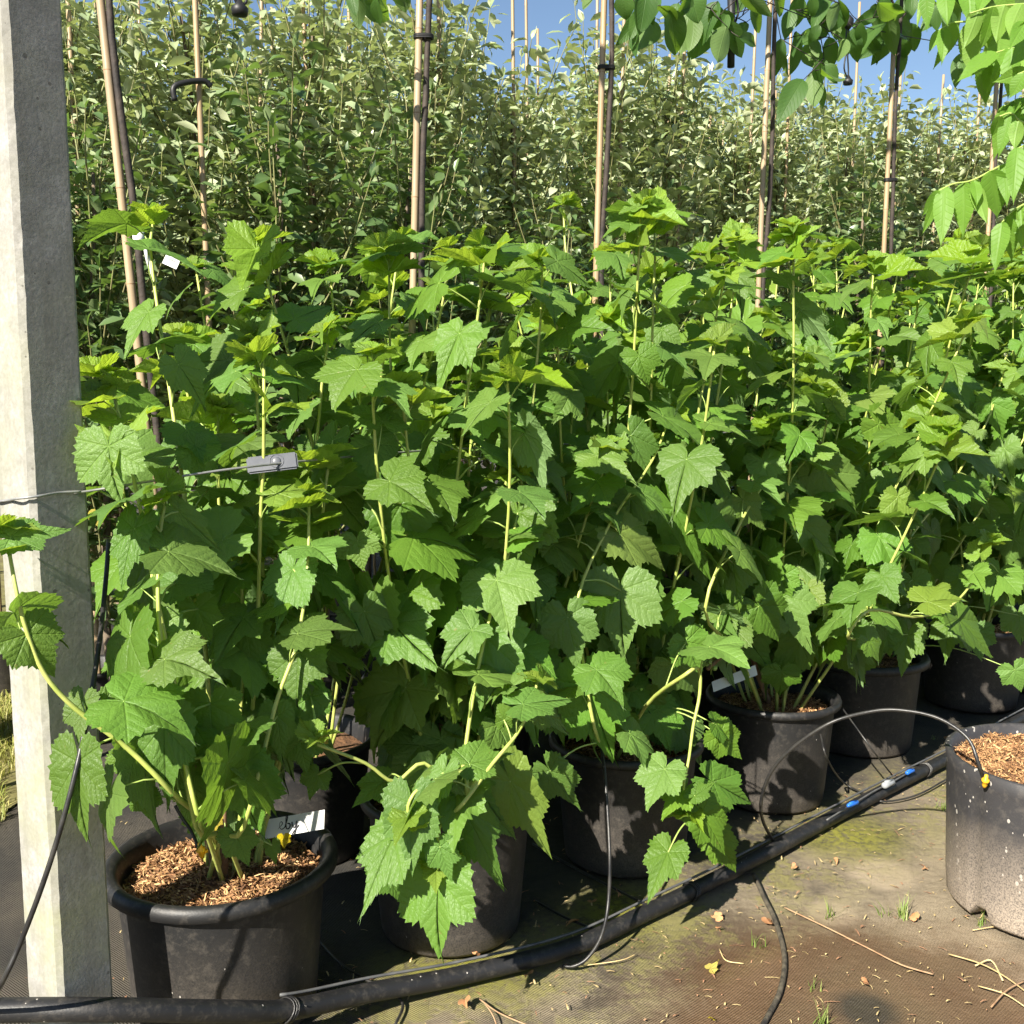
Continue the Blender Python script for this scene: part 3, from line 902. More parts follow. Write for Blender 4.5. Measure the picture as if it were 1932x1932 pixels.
# leaves that face the viewer, each at the place the photograph shows it
def zpx(o, z):
    return (o[0] + z[0] / 3.0, o[1] + z[1] / 3.0)
O4, O5, O6, O7, O8, O9 = (0, 644), (644, 644), (1288, 644), (0, 1288), (644, 1288), (1288, 1288)
HERO = [
    (O4, (615, 595), (650, 930), 420, -.10), (O4, (60, 1110), (400, 1050), 250, -.06), (O4, (150, 1660), (330, 1900), 430, -.04), (O4, (840, 1635), (880, 2000), 480, 0),
    (O4, (1120, 1515), (1190, 1710), 260, .05), (O4, (1660, 1290), (1530, 1620), 320, 0), (O4, (1690, 1760), (1670, 2080), 420, 0), (O4, (760, 1060), (665, 1400), 260, -.05),
    (O4, (1010, 965), (1265, 1185), 180, -.05), (O4, (990, 1370), (1340, 1225), 300, .05), (O4, (1885, 560), (1740, 840), 190, 0), (O4, (1010, 130), (1170, 370), 280, 0),
    (O5, (1000, 970), (1020, 1360), 490, -.03), (O5, (1020, 570), (1000, 830), 260, 0), (O5, (340, 920), (490, 1260), 480, 0), (O5, (820, 1680), (785, 2085), 500, 0),
    (O5, (1580, 1410), (1590, 1800), 490, 0), (O5, (1280, 1560), (1340, 1870), 360, 0), (O5, (1570, 1080), (1900, 1270), 400, 0), (O5, (750, 1300), (660, 1570), 440, .04),
    (O5, (1450, 790), (1290, 960), 330, 0), (O5, (1640, 530), (1750, 780), 230, 0), (O5, (1235, 200), (1090, 420), 260, 0), (O5, (180, 580), (340, 790), 350, 0),
    (O5, (130, 1530), (230, 1790), 340, .06), (O5, (90, 1130), (120, 1300), 280, 0), (O5, (925, 850), (700, 885), 120, 0), (O5, (1200, 1150), (1470, 1310), 360, .06),
    (O6, (-50, 950), (165, 1365), 330, 0), (O6, (0, 430), (365, 490), 300, 0), (O6, (515, 490), (720, 630), 220, 0), (O6, (490, 700), (790, 860), 240, .03), (O6, (800, 730), (1010, 1000), 320, 0),
    (O6, (340, 900), (480, 1070), 230, 0), (O6, (1110, 470), (1330, 660), 260, 0), (O6, (1750, 345), (1810, 550), 230, 0), (O6, (1610, 610), (1855, 790), 260, 0),
    (O6, (690, 1050), (880, 1240), 240, .02), (O6, (280, 1250), (330, 1560), 300, .04), (O6, (430, 1500), (575, 1705), 340, .03), (O6, (1790, 1310), (1720, 1500), 300, -.1),
    (O6, (1560, 1570), (1780, 1790), 250, -.1), (O6, (1275, 1660), (1240, 1880), 240, 0), (O6, (960, 1620), (950, 1800), 210, .03), (O6, (1650, 810), (1740, 980), 140, 0),
    (O6, (20, 1700), (100, 1900), 300, .0), (O6, (1150, 780), (1260, 890), 200, .05), (O6, (1880, 1860), (1932, 1990), 200, -.1),
    (O7, (440, 450), (450, 920), 350, -.03), (O7, (470, 110), (430, 370), 250, -.02), (O7, (590, 120), (750, 270), 300, -.02), (O7, (930, 240), (920, 710), 380, -.05), (O7, (1190, 120), (1200, 370), 420, .0),
    (O7, (1330, 500), (1450, 890), 470, 0), (O7, (1570, 190), (1600, 470), 240, 0), (O7, (1340, 870), (1415, 1050), 230, .05), (O7, (1090, 620), (1160, 880), 170, .05), (O7, (1800, 520), (1740, 660), 220, .05),
    (O7, (1540, 920), (1560, 1040), 110, .06), (O7, (1100, 250), (1010, 520), 330, .02),
    (O8, (395, 690), (390, 1095), 360, -.1), (O8, (300, 860), (90, 1285), 330, -.07), (O8, (690, 715), (955, 1195), 330, -.1), (O8, (690, 880), (720, 1100), 140, -.12),
    (O8, (550, 1110), (520, 1580), 480, -.12), (O8, (560, 930), (620, 1140), 220, -.14), (O8, (580, 510), (470, 800), 190, -.12), (O8, (650, 575), (765, 580), 150, -.1),
    (O8, (960, 560), (1190, 1010), 300, -.05), (O8, (725, 460), (970, 400), 260, -.1), (O8, (1080, 100), (1320, 290), 220, -.1), (O8, (920, 210), (930, 55), 110, -.1),
    (O8, (1400, 20), (1550, 480), 400, 0), (O8, (1830, 490), (1720, 710), 300, -.1), (O8, (1850, 960), (1730, 1220), 270, -.12), (O8, (860, 760), (1010, 890), 200, 0), (O8, (240, 560), (60, 690), 240, .06),
    (O8, (1180, 500), (1340, 730), 240, .0), (O8, (230, 1050), (370, 1260), 200, -.03),
    (O7, (1000, 420), (960, 640), 260, .06), (O7, (1250, 420), (1290, 640), 280, .07), (O7, (820, 640), (850, 790), 210, .05), (O7, (1040, 560), (1030, 770), 230, .08),
    (O7, (1420, 330), (1480, 520), 260, .06), (O7, (1700, 330), (1730, 520), 260, .06), (O7, (700, 420), (690, 600), 220, .05), (O7, (1760, 80), (1740, 290), 280, .03), (O4, (1400, 1650), (1430, 1900), 300, .07), (O4, (1450, 1050), (1480, 1250), 280, .1), (O4, (1100, 620), (1330, 760), 300, .1),
    (O6, (1150, 1650), (1180, 1790), 210, .04), (O6, (1500, 1610), (1480, 1790), 230, .04), (O6, (1660, 1650), (1690, 1810), 220, .0), (O6, (1450, 1470), (1500, 1630), 230, .06), (O6, (1900, 1550), (1930, 1720), 220, .0), (O6, (1100, 1480), (1060, 1640), 220, .06), (O6, (700, 1400), (690, 1570), 230, .06), (O6, (830, 1470), (850, 1620), 200, .06),
    (O6, (560, 1330), (600, 1500), 230, .08), (O6, (1300, 1350), (1340, 1510), 230, .08), (O6, (1580, 1330), (1560, 1480), 210, .08), (O6, (200, 1560), (170, 1720), 230, .08), (O6, (950, 1250), (990, 1430), 240, .08),
    (O9, (110, 740), (270, 990), 260, -.12), (O9, (170, 560), (420, 700), 260, -.06), (O9, (10, 600), (-120, 760), 230, -.1), (O9, (190, 880), (330, 1100), 250, -.06),
    (O9, (190, 240), (320, 330), 200, 0), (O9, (210, 300), (340, 440), 230, 0), (O9, (70, 640), (190, 560), 120, -.14),
]
def surf_off(py):
    for (y0, o0), (y1, o1) in zip([(300, .10), (600, -.02), (850, -.18), (1100, -.28), (1500, -.33)], [(600, -.02), (850, -.18), (1100, -.28), (1500, -.33), (2100, -.30)]):
        if py <= y1:
            return 2.0 + o0 + (o1 - o0) * max(0, (py - y0)) / (y1 - y0)
    return 1.70

# shoots that the photograph shows plainly
SHOTS = [  # bush, pixel path, offset from the row surface
    (0, [(330, 1500), (240, 1411), (140, 1335), (83, 1270), (50, 1190), (30, 1110), (12, 1010)], -.04, 0.6),
    (0, [(380, 1560), (345, 1420), (310, 1250), (298, 1130), (302, 1010), (310, 955)], -.05, 0.8),
    (0, [(370, 1560), (330, 1300), (290, 1100), (268, 975), (240, 850), (215, 745)], -.02, 0.8),
    (0, [(400, 1560), (390, 1250), (350, 950), (318, 720), (297, 580), (284, 470), (290, 415)], .16, 0.9),
    (0, [(460, 1560), (520, 1330), (560, 1215), (580, 1080), (583, 950)], -.02, 0.8),
    (1, [(860, 1500), (800, 1440), (745, 1475), (690, 1440), (600, 1405)], -.05, 0.25),
    (1, [(860, 1530), (930, 1440), (975, 1385), (1003, 1330), (1013, 1290)], -.12, 0.6),
    (1, [(880, 1500), (872, 1455), (800, 1480), (770, 1520), (780, 1560)], -.10, 0.1),
    (1, [(880, 1500), (900, 1460), (880, 1490), (870, 1530), (830, 1560), (825, 1640)], -.10, 0.1),
    (2, [(1290, 1275), (1318, 1262), (1320, 1310), (1308, 1370), (1300, 1430), (1290, 1490), (1300, 1545)], -.10, 0.2),
    (4, [(1600, 1200), (1641, 1151), (1721, 1164), (1781, 1151), (1821, 1117), (1850, 1070), (1868, 1030)], -.14, 0.5),
    (1, [(860, 1560), (890, 1330), (920, 1180), (960, 1040), (980, 950), (985, 900)], -.02, 0.5),
    (2, [(1130, 1400), (1100, 1250), (1090, 1130), (1150, 990), (1230, 870), (1262, 790)], .0, 0.6),
    (2, [(1180, 1400), (1090, 640), (1068, 480), (1063, 395)], .42, 0.9),
    (3, [(1330, 1150), (1400, 980), (1455, 890), (1490, 800), (1530, 720)], .0, 0.6),
    (4, [(1640, 1150), (1720, 1010), (1790, 920), (1860, 800), (1895, 700)], .0, 0.6),
]
for k, (pi_, path, dz, dn) in enumerate(SHOTS):
    rng = random.Random(300 + k)
    plant = FB[pi_]
    pts = []
    for (x, y) in path:
        p = onrow(x, y, surf_off(y) + dz)
        p.z = max(p.z, 0.02)
        pts.append(p - plant.location)
    foot = Vector((rng.uniform(-.05, .05), rng.uniform(-.05, .05), -0.03))
    if (pts[0] - foot).length > 0.05:
        pts = [foot] + ([foot.lerp(pts[0], 0.5) + Vector((0, 0, 0.05))] if (pts[0] - foot).length > 0.25 else []) + pts
    pts = spline(pts, 4)
    STEMS[plant.name] += [q + plant.location for q in pts]
    grow_stem(plant, pts, rng, dens=max(dn, 0.05) * 0.85, start=0.25, big=0.9)

def tan_mat(base, tip, nrm, width, bl=1.0):
    y = (tip - base)
    L = y.length
    y.normalize()
    z = (nrm - y * nrm.dot(y)).normalized()
    x = y.cross(z)
    M = Matrix((x, y, z)).transposed().to_4x4()
    return Matrix.Translation(base) @ M @ Matrix.Diagonal((width, L, (width + L) / 2 * bl, 1)), L

def nearest_plant(p):
    return min(range(len(FRONT)), key=lambda i: (FRONT[i][0].xy - p.xy).length)

hr = random.Random(5)
for i, (o, b, t, w, dz) in enumerate(HERO):
    bp, tp = zpx(o, b), zpx(o, t)
    off = surf_off(bp[1]) + dz
    B = onrow(bp[0], bp[1], off)
    L0 = (onrow(tp[0], tp[1], off) - B).length
    T = onrow(tp[0], tp[1], off - 0.22 * L0)
    wid = w / 3.0 / FPX * (B.y * CP + (CAM_H - B.z) * SP)
    best = min(((c - B - Vector((0, 0, -0.03))).length + (0.2 if c.z > B.z + 0.05 else 0), j, n_) for j, f_ in enumerate(FB) for n_, c in enumerate(STEMS[f_.name]))
    plant = FB[best[1]]
    tocam = (Vector((0, 0, CAM_H)) - B).normalized()
    nrm = (tocam * 0.65 + Vector((0, 0, 0.45)) + SUN_TO * 0.6 + Vector((hr.gauss(0, .16), hr.gauss(0, .16), hr.gauss(0, .12))))
    M, L = tan_mat(B, T, nrm, wid / 1.38)
    me = LEAF['hero'][i % 8]
    Ml = Matrix.Translation(-plant.location) @ M
    link_m("leaf", me, Ml, plant)
    q = STEMS[plant.name][best[2]]
    mid = B.lerp(q, 0.5) + Vector((0, 0, 0.25 * (q - B).length * 0.4))
    mb = MB()
    tube(mb, [v - plant.location for v in spline([B, mid, q], 5)], [0.0016, 0.0017, 0.0018] + [0.002] * 8, 5)
    link("petiole", mb.mesh("petiole", ['petiole']), plant)

# ------------------------------------------------------------------ row of staked trees with bamboo canes
CANES = [(0, 225, 330), (1, 785, 300), (2, 1131, 300), (3, 1441, 300), (4, 1676, 300), (5, 1872, 300)]
NROW = 2.93
def cane_mesh(H, r, rng, lean):
    mb = MB()
    pts, rad, z = [], [], -0.02
    nodes_ = []
    zz = 0.1
    while zz < H - 0.05:
        nodes_.append(zz)
        zz += rng.uniform(0.24, 0.34)
    zs = sorted(set([0.0, H] + [z + d for z in nodes_ for d in (-0.012, 0.0, 0.012)]))
    zs = [z for z in zs if 0 <= z <= H]
    for z in zs:
        isn = any(abs(z - q) < 1e-6 for q in nodes_)
        pts.append(Vector((lean[0] * z, lean[1] * z, z)))
        rad.append(r * (1 - 0.10 * z / H) * (1.10 if isn else 1.0))
    tube(mb, pts, rad, 12)
    rings = []
    for q in nodes_:
        m2 = MB()
        c = Vector((lean[0] * q, lean[1] * q, q))
        rr = r * (1 - 0.10 * q / H)
        tube(m2, [c + Vector((lean[0], lean[1], 1)) * d for d in (-0.004, -0.0015, 0.003)], [rr * 1.02, rr * 1.13, rr * 1.05], 12, 0, False)
        rings.append(m2)
    return mb, rings

def tie(mb, c, r1, c2, r2, h=0.012):
    d = (c2 - c)
    pts = []
    a0 = atan2(d.y, d.x)
    for k in range(9):
        a = a0 + pi / 2 + pi * k / 8
        pts.append(c + Vector((cos(a) * (r1 + .002), sin(a) * (r1 + .002), 0)))
    for k in range(9):
        a = a0 - pi / 2 + pi * k / 8
        pts.append(c2 + Vector((cos(a) * (r2 + .002), sin(a) * (r2 + .002), 0)))
    pts.append(pts[0])
    for dz in (-h / 2, 0, h / 2):
        tube(mb, [p + Vector((0, 0, dz)) for p in pts], h * 0.33, 5, 0, False)

STAKE, TRUNK = {}, {}
tree_lab = ["slim dark-barked young tree tied to the leaning bamboo cane beside the post",
            "slim dark-barked young tree tied behind the second bamboo cane from the post",
            "slim dark-barked young tree tied to the third bamboo cane from the post",
            "young tree with hanging broad dark leaves on the fourth bamboo cane from the post",
            "young tree with broad leaves and green tape on the fifth bamboo cane",
            "young tree with dark trunk behind the hanging light-green leaflets, on the sixth cane"]
cane_lab = ["thick leaning bamboo cane beside the concrete post", "thick upright bamboo cane second from the post", "thick bamboo cane third from the post, tied with black ties",
            "thick bamboo cane fourth from the post with its top under the wire", "thick bamboo cane fifth from the post with green tape at its top", "bamboo cane sixth from the post behind the light-green leaflets"]
LEANS = [(-0.065, 0.0), (0.035, 0.0), (0.02, 0), (0.012, 0), (0.005, 0), (0.0, 0)]
PROW = Vector((-SP * 0, 0, 0))
for (k, px, py) in CANES:
    rng = random.Random(70 + k)
    ref = onrow(px, py, NROW)
    lean = LEANS[k]
    base = Vector((ref.x - lean[0] * ref.z, ref.y - lean[1] * ref.z, 0))
    make_pot("black pot of the %s staked tree from the post, behind the currants" % ORD[k], (base.x + 0.04, base.y, 0), 0.36, 0.30, seed=60 + k, nm=0, rim=(0.016, 0.024), group="pots of the staked trees")
    H = (3.35, 3.3, 3.2, 2.96, 3.0, 3.0)[k]
    cr = thing("bamboo_cane", cane_lab[k], "bamboo cane", base, "thick bamboo canes of the staked trees")
    mb, rings = cane_mesh(H, 0.0124, rng, lean)
    link("cane_shaft", mb.mesh("cane_shaft", ['bamboo']), cr)
    for m2 in rings:
        link("cane_node", m2.mesh("cane_node", ['bamboo_node']), cr)
    STAKE[k] = (base, lean, H)
    # tree beside it
    tr = thing("staked_tree", tree_lab[k], "tree", base, "young trees on bamboo canes")
    pts, n = [], 26
    Ht = 3.7
    for i in range(n + 1):
        z = 0.25 + (Ht - 0.25) * i / n
        off = 0.027 + 0.006 * sin(z * 5 + k) + (0.010 * noise.noise((z * 3, k, 0)))
        pts.append(Vector((lean[0] * z + off, lean[1] * z + 0.004 * sin(3 * z + k), z)))
    mb = MB()
    tube(mb, pts, [0.0125 * (1 - 0.35 * i / n) * (1 + 0.12 * noise.noise((i * 0.9, k, 2))) for i in range(n + 1)], 8)
    link("trunk", mb.mesh("trunk", ['bark']), tr)
    TRUNK[k] = (tr, [p + base for p in pts])
    for z in [0.95] + [onrow(px, ty, NROW).z for ty in {0: [412], 1: [70], 2: [127], 3: [], 4: [340], 5: [470]}[k]]:
        c = Vector((lean[0] * z, lean[1] * z, z))
        c2 = c + Vector((0.032, 0, 0))
        mb = MB()
        tie(mb, c, 0.0135, c2, 0.0120, 0.009)
        link("tie", mb.mesh("tie", ['tape']), cr)

# broad leaves hanging from the staked trees
def oval_leaf(seed, mat, width=0.5, serr=0.0, droop=0.25, fold=0.2, n=12, acum=0.0):
    rng = random.Random(seed)
    mb = MB()
    V, UV, F = [], [], []
    bend = rng.uniform(-0.10, 0.10)
    for i in range(n + 1):
        t = i / n
        w = width * 0.5 * (sin(pi * t ** (0.85 - 0.2 * acum)) ** (0.75 + 0.5 * acum * t))
        if i in (0, n): w = 0.004
        z = -droop * t * t + 0.03 * sin(4 * t + seed)
        cols = (-1, -0.5, 0, 0.5, 1)
        for c in cols:
            ww = w
            if serr and abs(c) == 1 and i % 2 == 1: ww = w * (1 + serr)
            V.append((c * ww + bend * t * t, t - (0.012 if abs(c) == 1 else 0), z + fold * abs(c) * w + 0.02 * sin(9 * t + c * 2 + seed) * abs(c)))
            UV.append((0.5 + c * ww * 0.5, t * 0.5 + 0.5))
    for i in range(n):
        for c in range(4):
            F.append((i * 5 + c, i * 5 + c + 1, i * 5 + c + 6, i * 5 + c + 5))
    mb.add(V, F, 0, UV)
    return mb.mesh("oval_leaf", [mat])
BROAD = [oval_leaf(k, 'broad', 0.95, 0.0, 0.2 + 0.07 * k, 0.22) for k in range(5)]
O2, O3 = (644, 0), (1288, 0)
BROADL = [
    (O2, (90, -40), (90, 160), 95, 1), (O2, (200, -40), (270, 50), 90, 1), (O2, (340, -30), (350, 50), 90, 1), (O2, (1400, -60), (1395, 75), 70, 2), (O2, (1600, -30), (1600, 110), 110, 2),
    (O2, (1790, -30), (1710, 130), 130, 2), (O2, (1760, 110), (1690, 335), 150, 2), (O2, (1670, 170), (1645, 300), 80, 2), (O2, (1860, 60), (1932, 320), 160, 2), (O2, (1800, 30), (1905, 90), 150, 2),
    (O3, (60, 0), (-30, 330), 130, 3), (O3, (170, 90), (60, 300), 150, 3), (O3, (240, 130), (370, 310), 115, 3), (O3, (250, 150), (160, 375), 130, 3), (O3, (320, 210), (460, 240), 75, 3), (O3, (30, -30), (110, 110), 150, 3),
    (O3, (520, -10), (590, 95), 100, 3), (O3, (555, 220), (520, 455), 85, 3), (O3, (640, 180), (660, 405), 120, 3), (O3, (760, 30), (800, 180), 120, 4), (O3, (830, 210), (850, 390), 85, 4),
    (O3, (680, 455), (545, 650), 130, 3), (O3, (740, 395), (740, 630), 105, 4), (O3, (760, 470), (810, 590), 65, 4), (O3, (785, 390), (890, 515), 60, 4), (O3, (800, 330), (765, 430), 75, 4),
    (O3, (1150, 205), (1025, 310), 75, 4), (O3, (1230, 265), (1250, 430), 75, 4), (O3, (1000, 120), (1010, 300), 90, 4), (O3, (1090, 20), (1150, 175), 115, 4), (O3, (1260, -20), (1210, 140), 90, 4),
    (O3, (1590, 300), (1530, 470), 85, 5), (O3, (1640, 310), (1650, 415), 60, 5), (O3, (880, -10), (960, 120), 120, 4), (O3, (1300, -30), (1290, 90), 70, 4), (O3, (740, -10), (700, 110), 75, 3),
    (O3, (900, 40), (830, 170), 110, 4), (O3, (700, 190), (600, 280), 110, 3), (O3, (560, 230), (570, 420), 50, 3), (O3, (1720, 250), (1800, 340), 110, 5), (O3, (1380, -10), (1440, 120), 80, 5), (O3, (1700, 0), (1600, 130), 110, 5), (O3, (1850, 30), (1780, 120), 120, 5),
]
fr_ = random.Random(21)
for (x0, x1, y0, y1, n_, k_) in ((1195, 1300, -25, 35, 9, 2), (1300, 1420, -25, 45, 11, 3), (1490, 1600, -25, 75, 13, 4), (1600, 1745, -25, 70, 14, 4), (1745, 1900, -25, 25, 9, 5), (660, 770, -30, 0, 4, 1), (1500, 1560, 60, 130, 4, 3)):
    for _ in range(n_):
        x, y = fr_.uniform(x0, x1) * 3, fr_.uniform(y0, y1) * 3
        a, L_ = fr_.gauss(0, 0.55), fr_.uniform(120, 235)
        BROADL.append(((0, 0), (x, y), (x + L_ * sin(a), y + L_ * cos(a)), L_ * fr_.uniform(0.45, 0.62), k_))
hr = random.Random(8)
NET = {}
Z = Vector((0, 0, 1))
for i, (o, b, t, w, k) in enumerate(BROADL):
    tr, tp_ = TRUNK[k]
    dep = NROW + hr.uniform(-0.22, 0.12)
    bp, tp = zpx(o, b), zpx(o, t)
    B = onrow(bp[0], bp[1], dep)
    T = onrow(tp[0], tp[1], dep + hr.uniform(-0.05, 0.05))
    wid = w / 3.0 / FPX * B.y
    nrm = (Vector((0, 0, CAM_H)) - B).normalized() * (0.8 if hr.random() > 0.35 else -0.8) + Vector((hr.gauss(0, .3), hr.gauss(0, .3), 0.25 + hr.gauss(0, .25)))
    M, L = tan_mat(B, T, nrm, wid / 0.95)
    link_m("leaf", BROAD[i % 5], Matrix.Translation(-tr.location) @ M, tr)
    NET.setdefault(k, []).append(B)
for k, leaves in NET.items():
    tr, tp_ = TRUNK[k]
    done = [p for p in tp_ if p.z > 2.85]
    for side in (-1, 1):                      # two arching limbs above the wire
        q = min(done, key=lambda p: abs(p.z - 3.0))
        limb = spline([q, q + ROW * 0.18 * side + Z * 0.14, q + ROW * 0.42 * side + Z * 0.18 - NRM * 0.04, q + ROW * 0.68 * side + Z * 0.10 - NRM * 0.06], 6)
        mb = MB(); tube(mb, [v - tr.location for v in limb], [0.006 - 0.0002 * j for j in range(len(limb))], 6)
        link("limb", mb.mesh("limb", ['bark']), tr)
        done += limb
    todo = list(leaves)
    while todo:
        b, q = min(((b, q) for b in todo for q in done), key=lambda e: (e[0] - e[1]).length + max(0, e[0].z - e[1].z) * 0.8)
        todo.remove(b)
        mb = MB()
        mid = b.lerp(q, 0.5) + Vector((hr.gauss(0, .006), hr.gauss(0, .006), -0.03 * (b - q).length))
        path = spline([b, mid, q], 4)
        tube(mb, [v - tr.location for v in path], [0.0014 + 0.00015 * j for j in range(len(path))], 5)
        link("twig", mb.mesh("twig", ['bark']), tr)
        done += [b, mid]
# crowns above the frame
for k in range(6):
    tr, tp_ = TRUNK[k]
    rng = random.Random(k + 31)
    for j in range(34):
        q = rng.choice([p for p in tp_ if p.z > 3.0])
        B = q + Vector((rng.gauss(0, 0.30), rng.gauss(0, 0.28), rng.uniform(0.28, 0.75)))
        a = rng.uniform(0, 6.28)
        T = B + Vector((cos(a) * 0.10, sin(a) * 0.10, -0.10)) * rng.uniform(0.8, 1.2)
        M, L = tan_mat(B, T, Vector((rng.gauss(0, .3), rng.gauss(0, .3), 1)), 0.14)
        link_m("leaf", BROAD[j % 5], Matrix.Translation(-tr.location) @ M, tr)

# ------------------------------------------------------------------ walnut-like tree in the speckled pot
WL = [oval_leaf(20 + k, 'walnut', 0.36, 0.07, 0.16 + 0.05 * k, 0.35, 32, 1.0) for k in range(4)]
wt = thing("walnut_tree", "young tree with bright light-green serrated leaflets drooping in at the right edge", "tree", (RPOT.x, RPOT.y, 0.34))
wy = RPOT.y
trunk_pts = [Vector((0.02 * sin(i * 0.7), 0.01 * cos(i), 0.2 * i)) for i in range(15)]
mb = MB(); tube(mb, trunk_pts, [0.014 - 0.0005 * i for i in range(15)], 8)
link("trunk", mb.mesh("trunk", ['bark']), wt)
COMP = [
    ([(2010, 20), (1932, 37), (1855, 40), (1798, 43), (1772, 57)],
     [((1470, 165), (1400, 290), 60), ((1490, 160), (1490, 345), 75), ((1545, 135), (1450, 400), 90), ((1650, 125), (1600, 440), 120), ((1690, 125), (1720, 270), 70), ((1780, 122), (1820, 405), 135), ((1850, 112), (1900, 270), 100), ((1920, 110), (1960, 330), 110)]),
    ([(2010, -45), (1900, -30), (1800, -28), (1740, -20)],
     [((1365, -60), (1400, 165), 75), ((1490, -70), (1510, 125), 100), ((1620, -70), (1655, 115), 105), ((1800, -60), (1870, 105), 95), ((1345, -40), (1310, 180), 30), ((1720, -70), (1700, 60), 90)]),
    ([(2010, 270), (1932, 297), (1888, 313), (1835, 340), (1798, 347), (1771, 360)],
     [((1440, 1075), (1365, 1240), 55), ((1452, 1080), (1375, 1345), 60), ((1480, 1062), (1485, 1385), 105), ((1590, 1042), (1600, 1335), 125), ((1650, 1022), (1685, 1300), 95), ((1660, 1030), (1690, 1150), 65), ((1750, 965), (1825, 1235), 150), ((1830, 925), (1860, 1150), 85), ((1870, 905), (1932, 1120), 125), ((1930, 890), (1990, 1090), 110)]),
    ([(2010, 245), (1932, 232), (1908, 214), (1885, 220)],
     [((1790, 655), (1770, 785), 65), ((1850, 645), (1800, 885), 85), ((1900, 690), (1850, 860), 80), ((1960, 540), (1785, 640), 75), ((1915, 660), (1932, 860), 90)]),
    ([(2010, 120), (1950, 130), (1920, 140)],
     [((1932, 395), (1760, 485), 80), ((1960, 420), (1860, 560), 90), ((1990, 400), (1990, 600), 90), ((1940, 130), (1850, 250), 90), ((1960, 200), (1900, 380), 110)]),
]
cr_ = random.Random(9)
for (pth, n_) in (([(2040, 60), (1960, 88), (1905, 92), (1850, 110)], 9), ([(2040, 330), (1960, 372), (1915, 395), (1890, 420)], 7), ([(2040, 170), (1970, 182), (1925, 186), (1895, 200)], 8), ([(2040, -10), (1960, 5), (1880, 12), (1830, 25)], 9), ([(2040, 250), (1990, 262), (1945, 270), (1920, 280)], 6)):
    q_, l_ = spline([Vector((x, y, 0)) for x, y in pth], 8), []
    for j in range(n_):
        v_ = q_[min(len(q_) - 1, int(4 + (len(q_) - 5) * j / (n_ - 1)))]
        a, L_ = cr_.gauss(0.0, 0.42), cr_.uniform(200, 320)
        bx, by = (v_.x - 1288) * 3, v_.y * 3
        l_.append(((bx, by), (bx + L_ * sin(a), by + L_ * cos(a)), L_ * cr_.uniform(0.30, 0.42)))
    COMP.append((pth, l_))
hr = random.Random(3)
for c, (path, lfs) in enumerate(COMP):
    yy = wy - 0.02 - 0.05 * (c % 5) - (0.02 if c > 4 else 0)
    P = spline([atY(x, y, yy) for (x, y) in path], 5)
    top = max((p for p in trunk_pts), key=lambda p: -abs((p.z + 0.34) - P[0].z - 0.0))
    P = [top + wt.location] + P
    mb = MB(); tube(mb, [p - wt.location for p in P], [0.004] + [0.0032 - 0.0018 * i / len(P) for i in range(len(P) - 1)], 6)
    ra = link("compound_leaf", mb.mesh("rachis", ['petiole']), wt)
    for (b, t, w) in lfs:
        bp, tp = zpx(O3, b), zpx(O3, t)
        y0 = yy + hr.uniform(-0.03, 0.03)
        B = atY(bp[0], bp[1], y0)
        T = atY(tp[0], tp[1], y0 + hr.uniform(-0.05, 0.05))
        B = min(P, key=lambda p: (p - B).length) * 0.5 + B * 0.5 if min((p - B).length for p in P) < 0.06 else B
        wid = w / 3.0 / FPX * y0
        nrm = (Vector((0, 0, CAM_H)) - B).normalized() * (1 if hr.random() > 0.15 else -1) + Vector((hr.gauss(0, .35), hr.gauss(0, .2), 0.35 + hr.gauss(0, .2)))
        M, L = tan_mat(B, T, nrm, wid / 0.36)
        M = M @ Matrix.Diagonal((1, 1, 0.6, 1))
        link_m("leaflet", WL[hr.randrange(4)], Matrix.Translation(-wt.location) @ M, ra)

# ------------------------------------------------------------------ pear trees
def pear_leaf(mb, p, d, up, L, rng):
    d = d.normalized()
    x = d.cross(up)
    if x.length < 1e-4: x = Vector((1, 0, 0))
    x.normalize()
    z = x.cross(d)
    W = L * rng.uniform(0.17, 0.25)
    cu = rng.uniform(0.15, 0.75)
    fo = rng.uniform(0.15, 0.6)
    V, UV = [], []
    for t, w in ((0.0, 0.05), (0.28, 0.85), (0.62, 0.95), (1.0, 0.04)):
        c = p + d * (L * (t * (1 - 0.22 * cu * t))) - z * (L * cu * 0.55 * t * t)
        for s in (-1, 0, 1):
            V.append(c + x * (s * W * w) + z * (abs(s) * W * w * fo))
            UV.append((0.5 + s * w * 0.25, 0.5 + t * 0.5))
    F = []
    for i in range(3):
        for s in (0, 1):
            F.append((i * 3 + s, i * 3 + s + 1, i * 3 + s + 4, i * 3 + s + 3))
    mb.add(V, F, 0, UV)

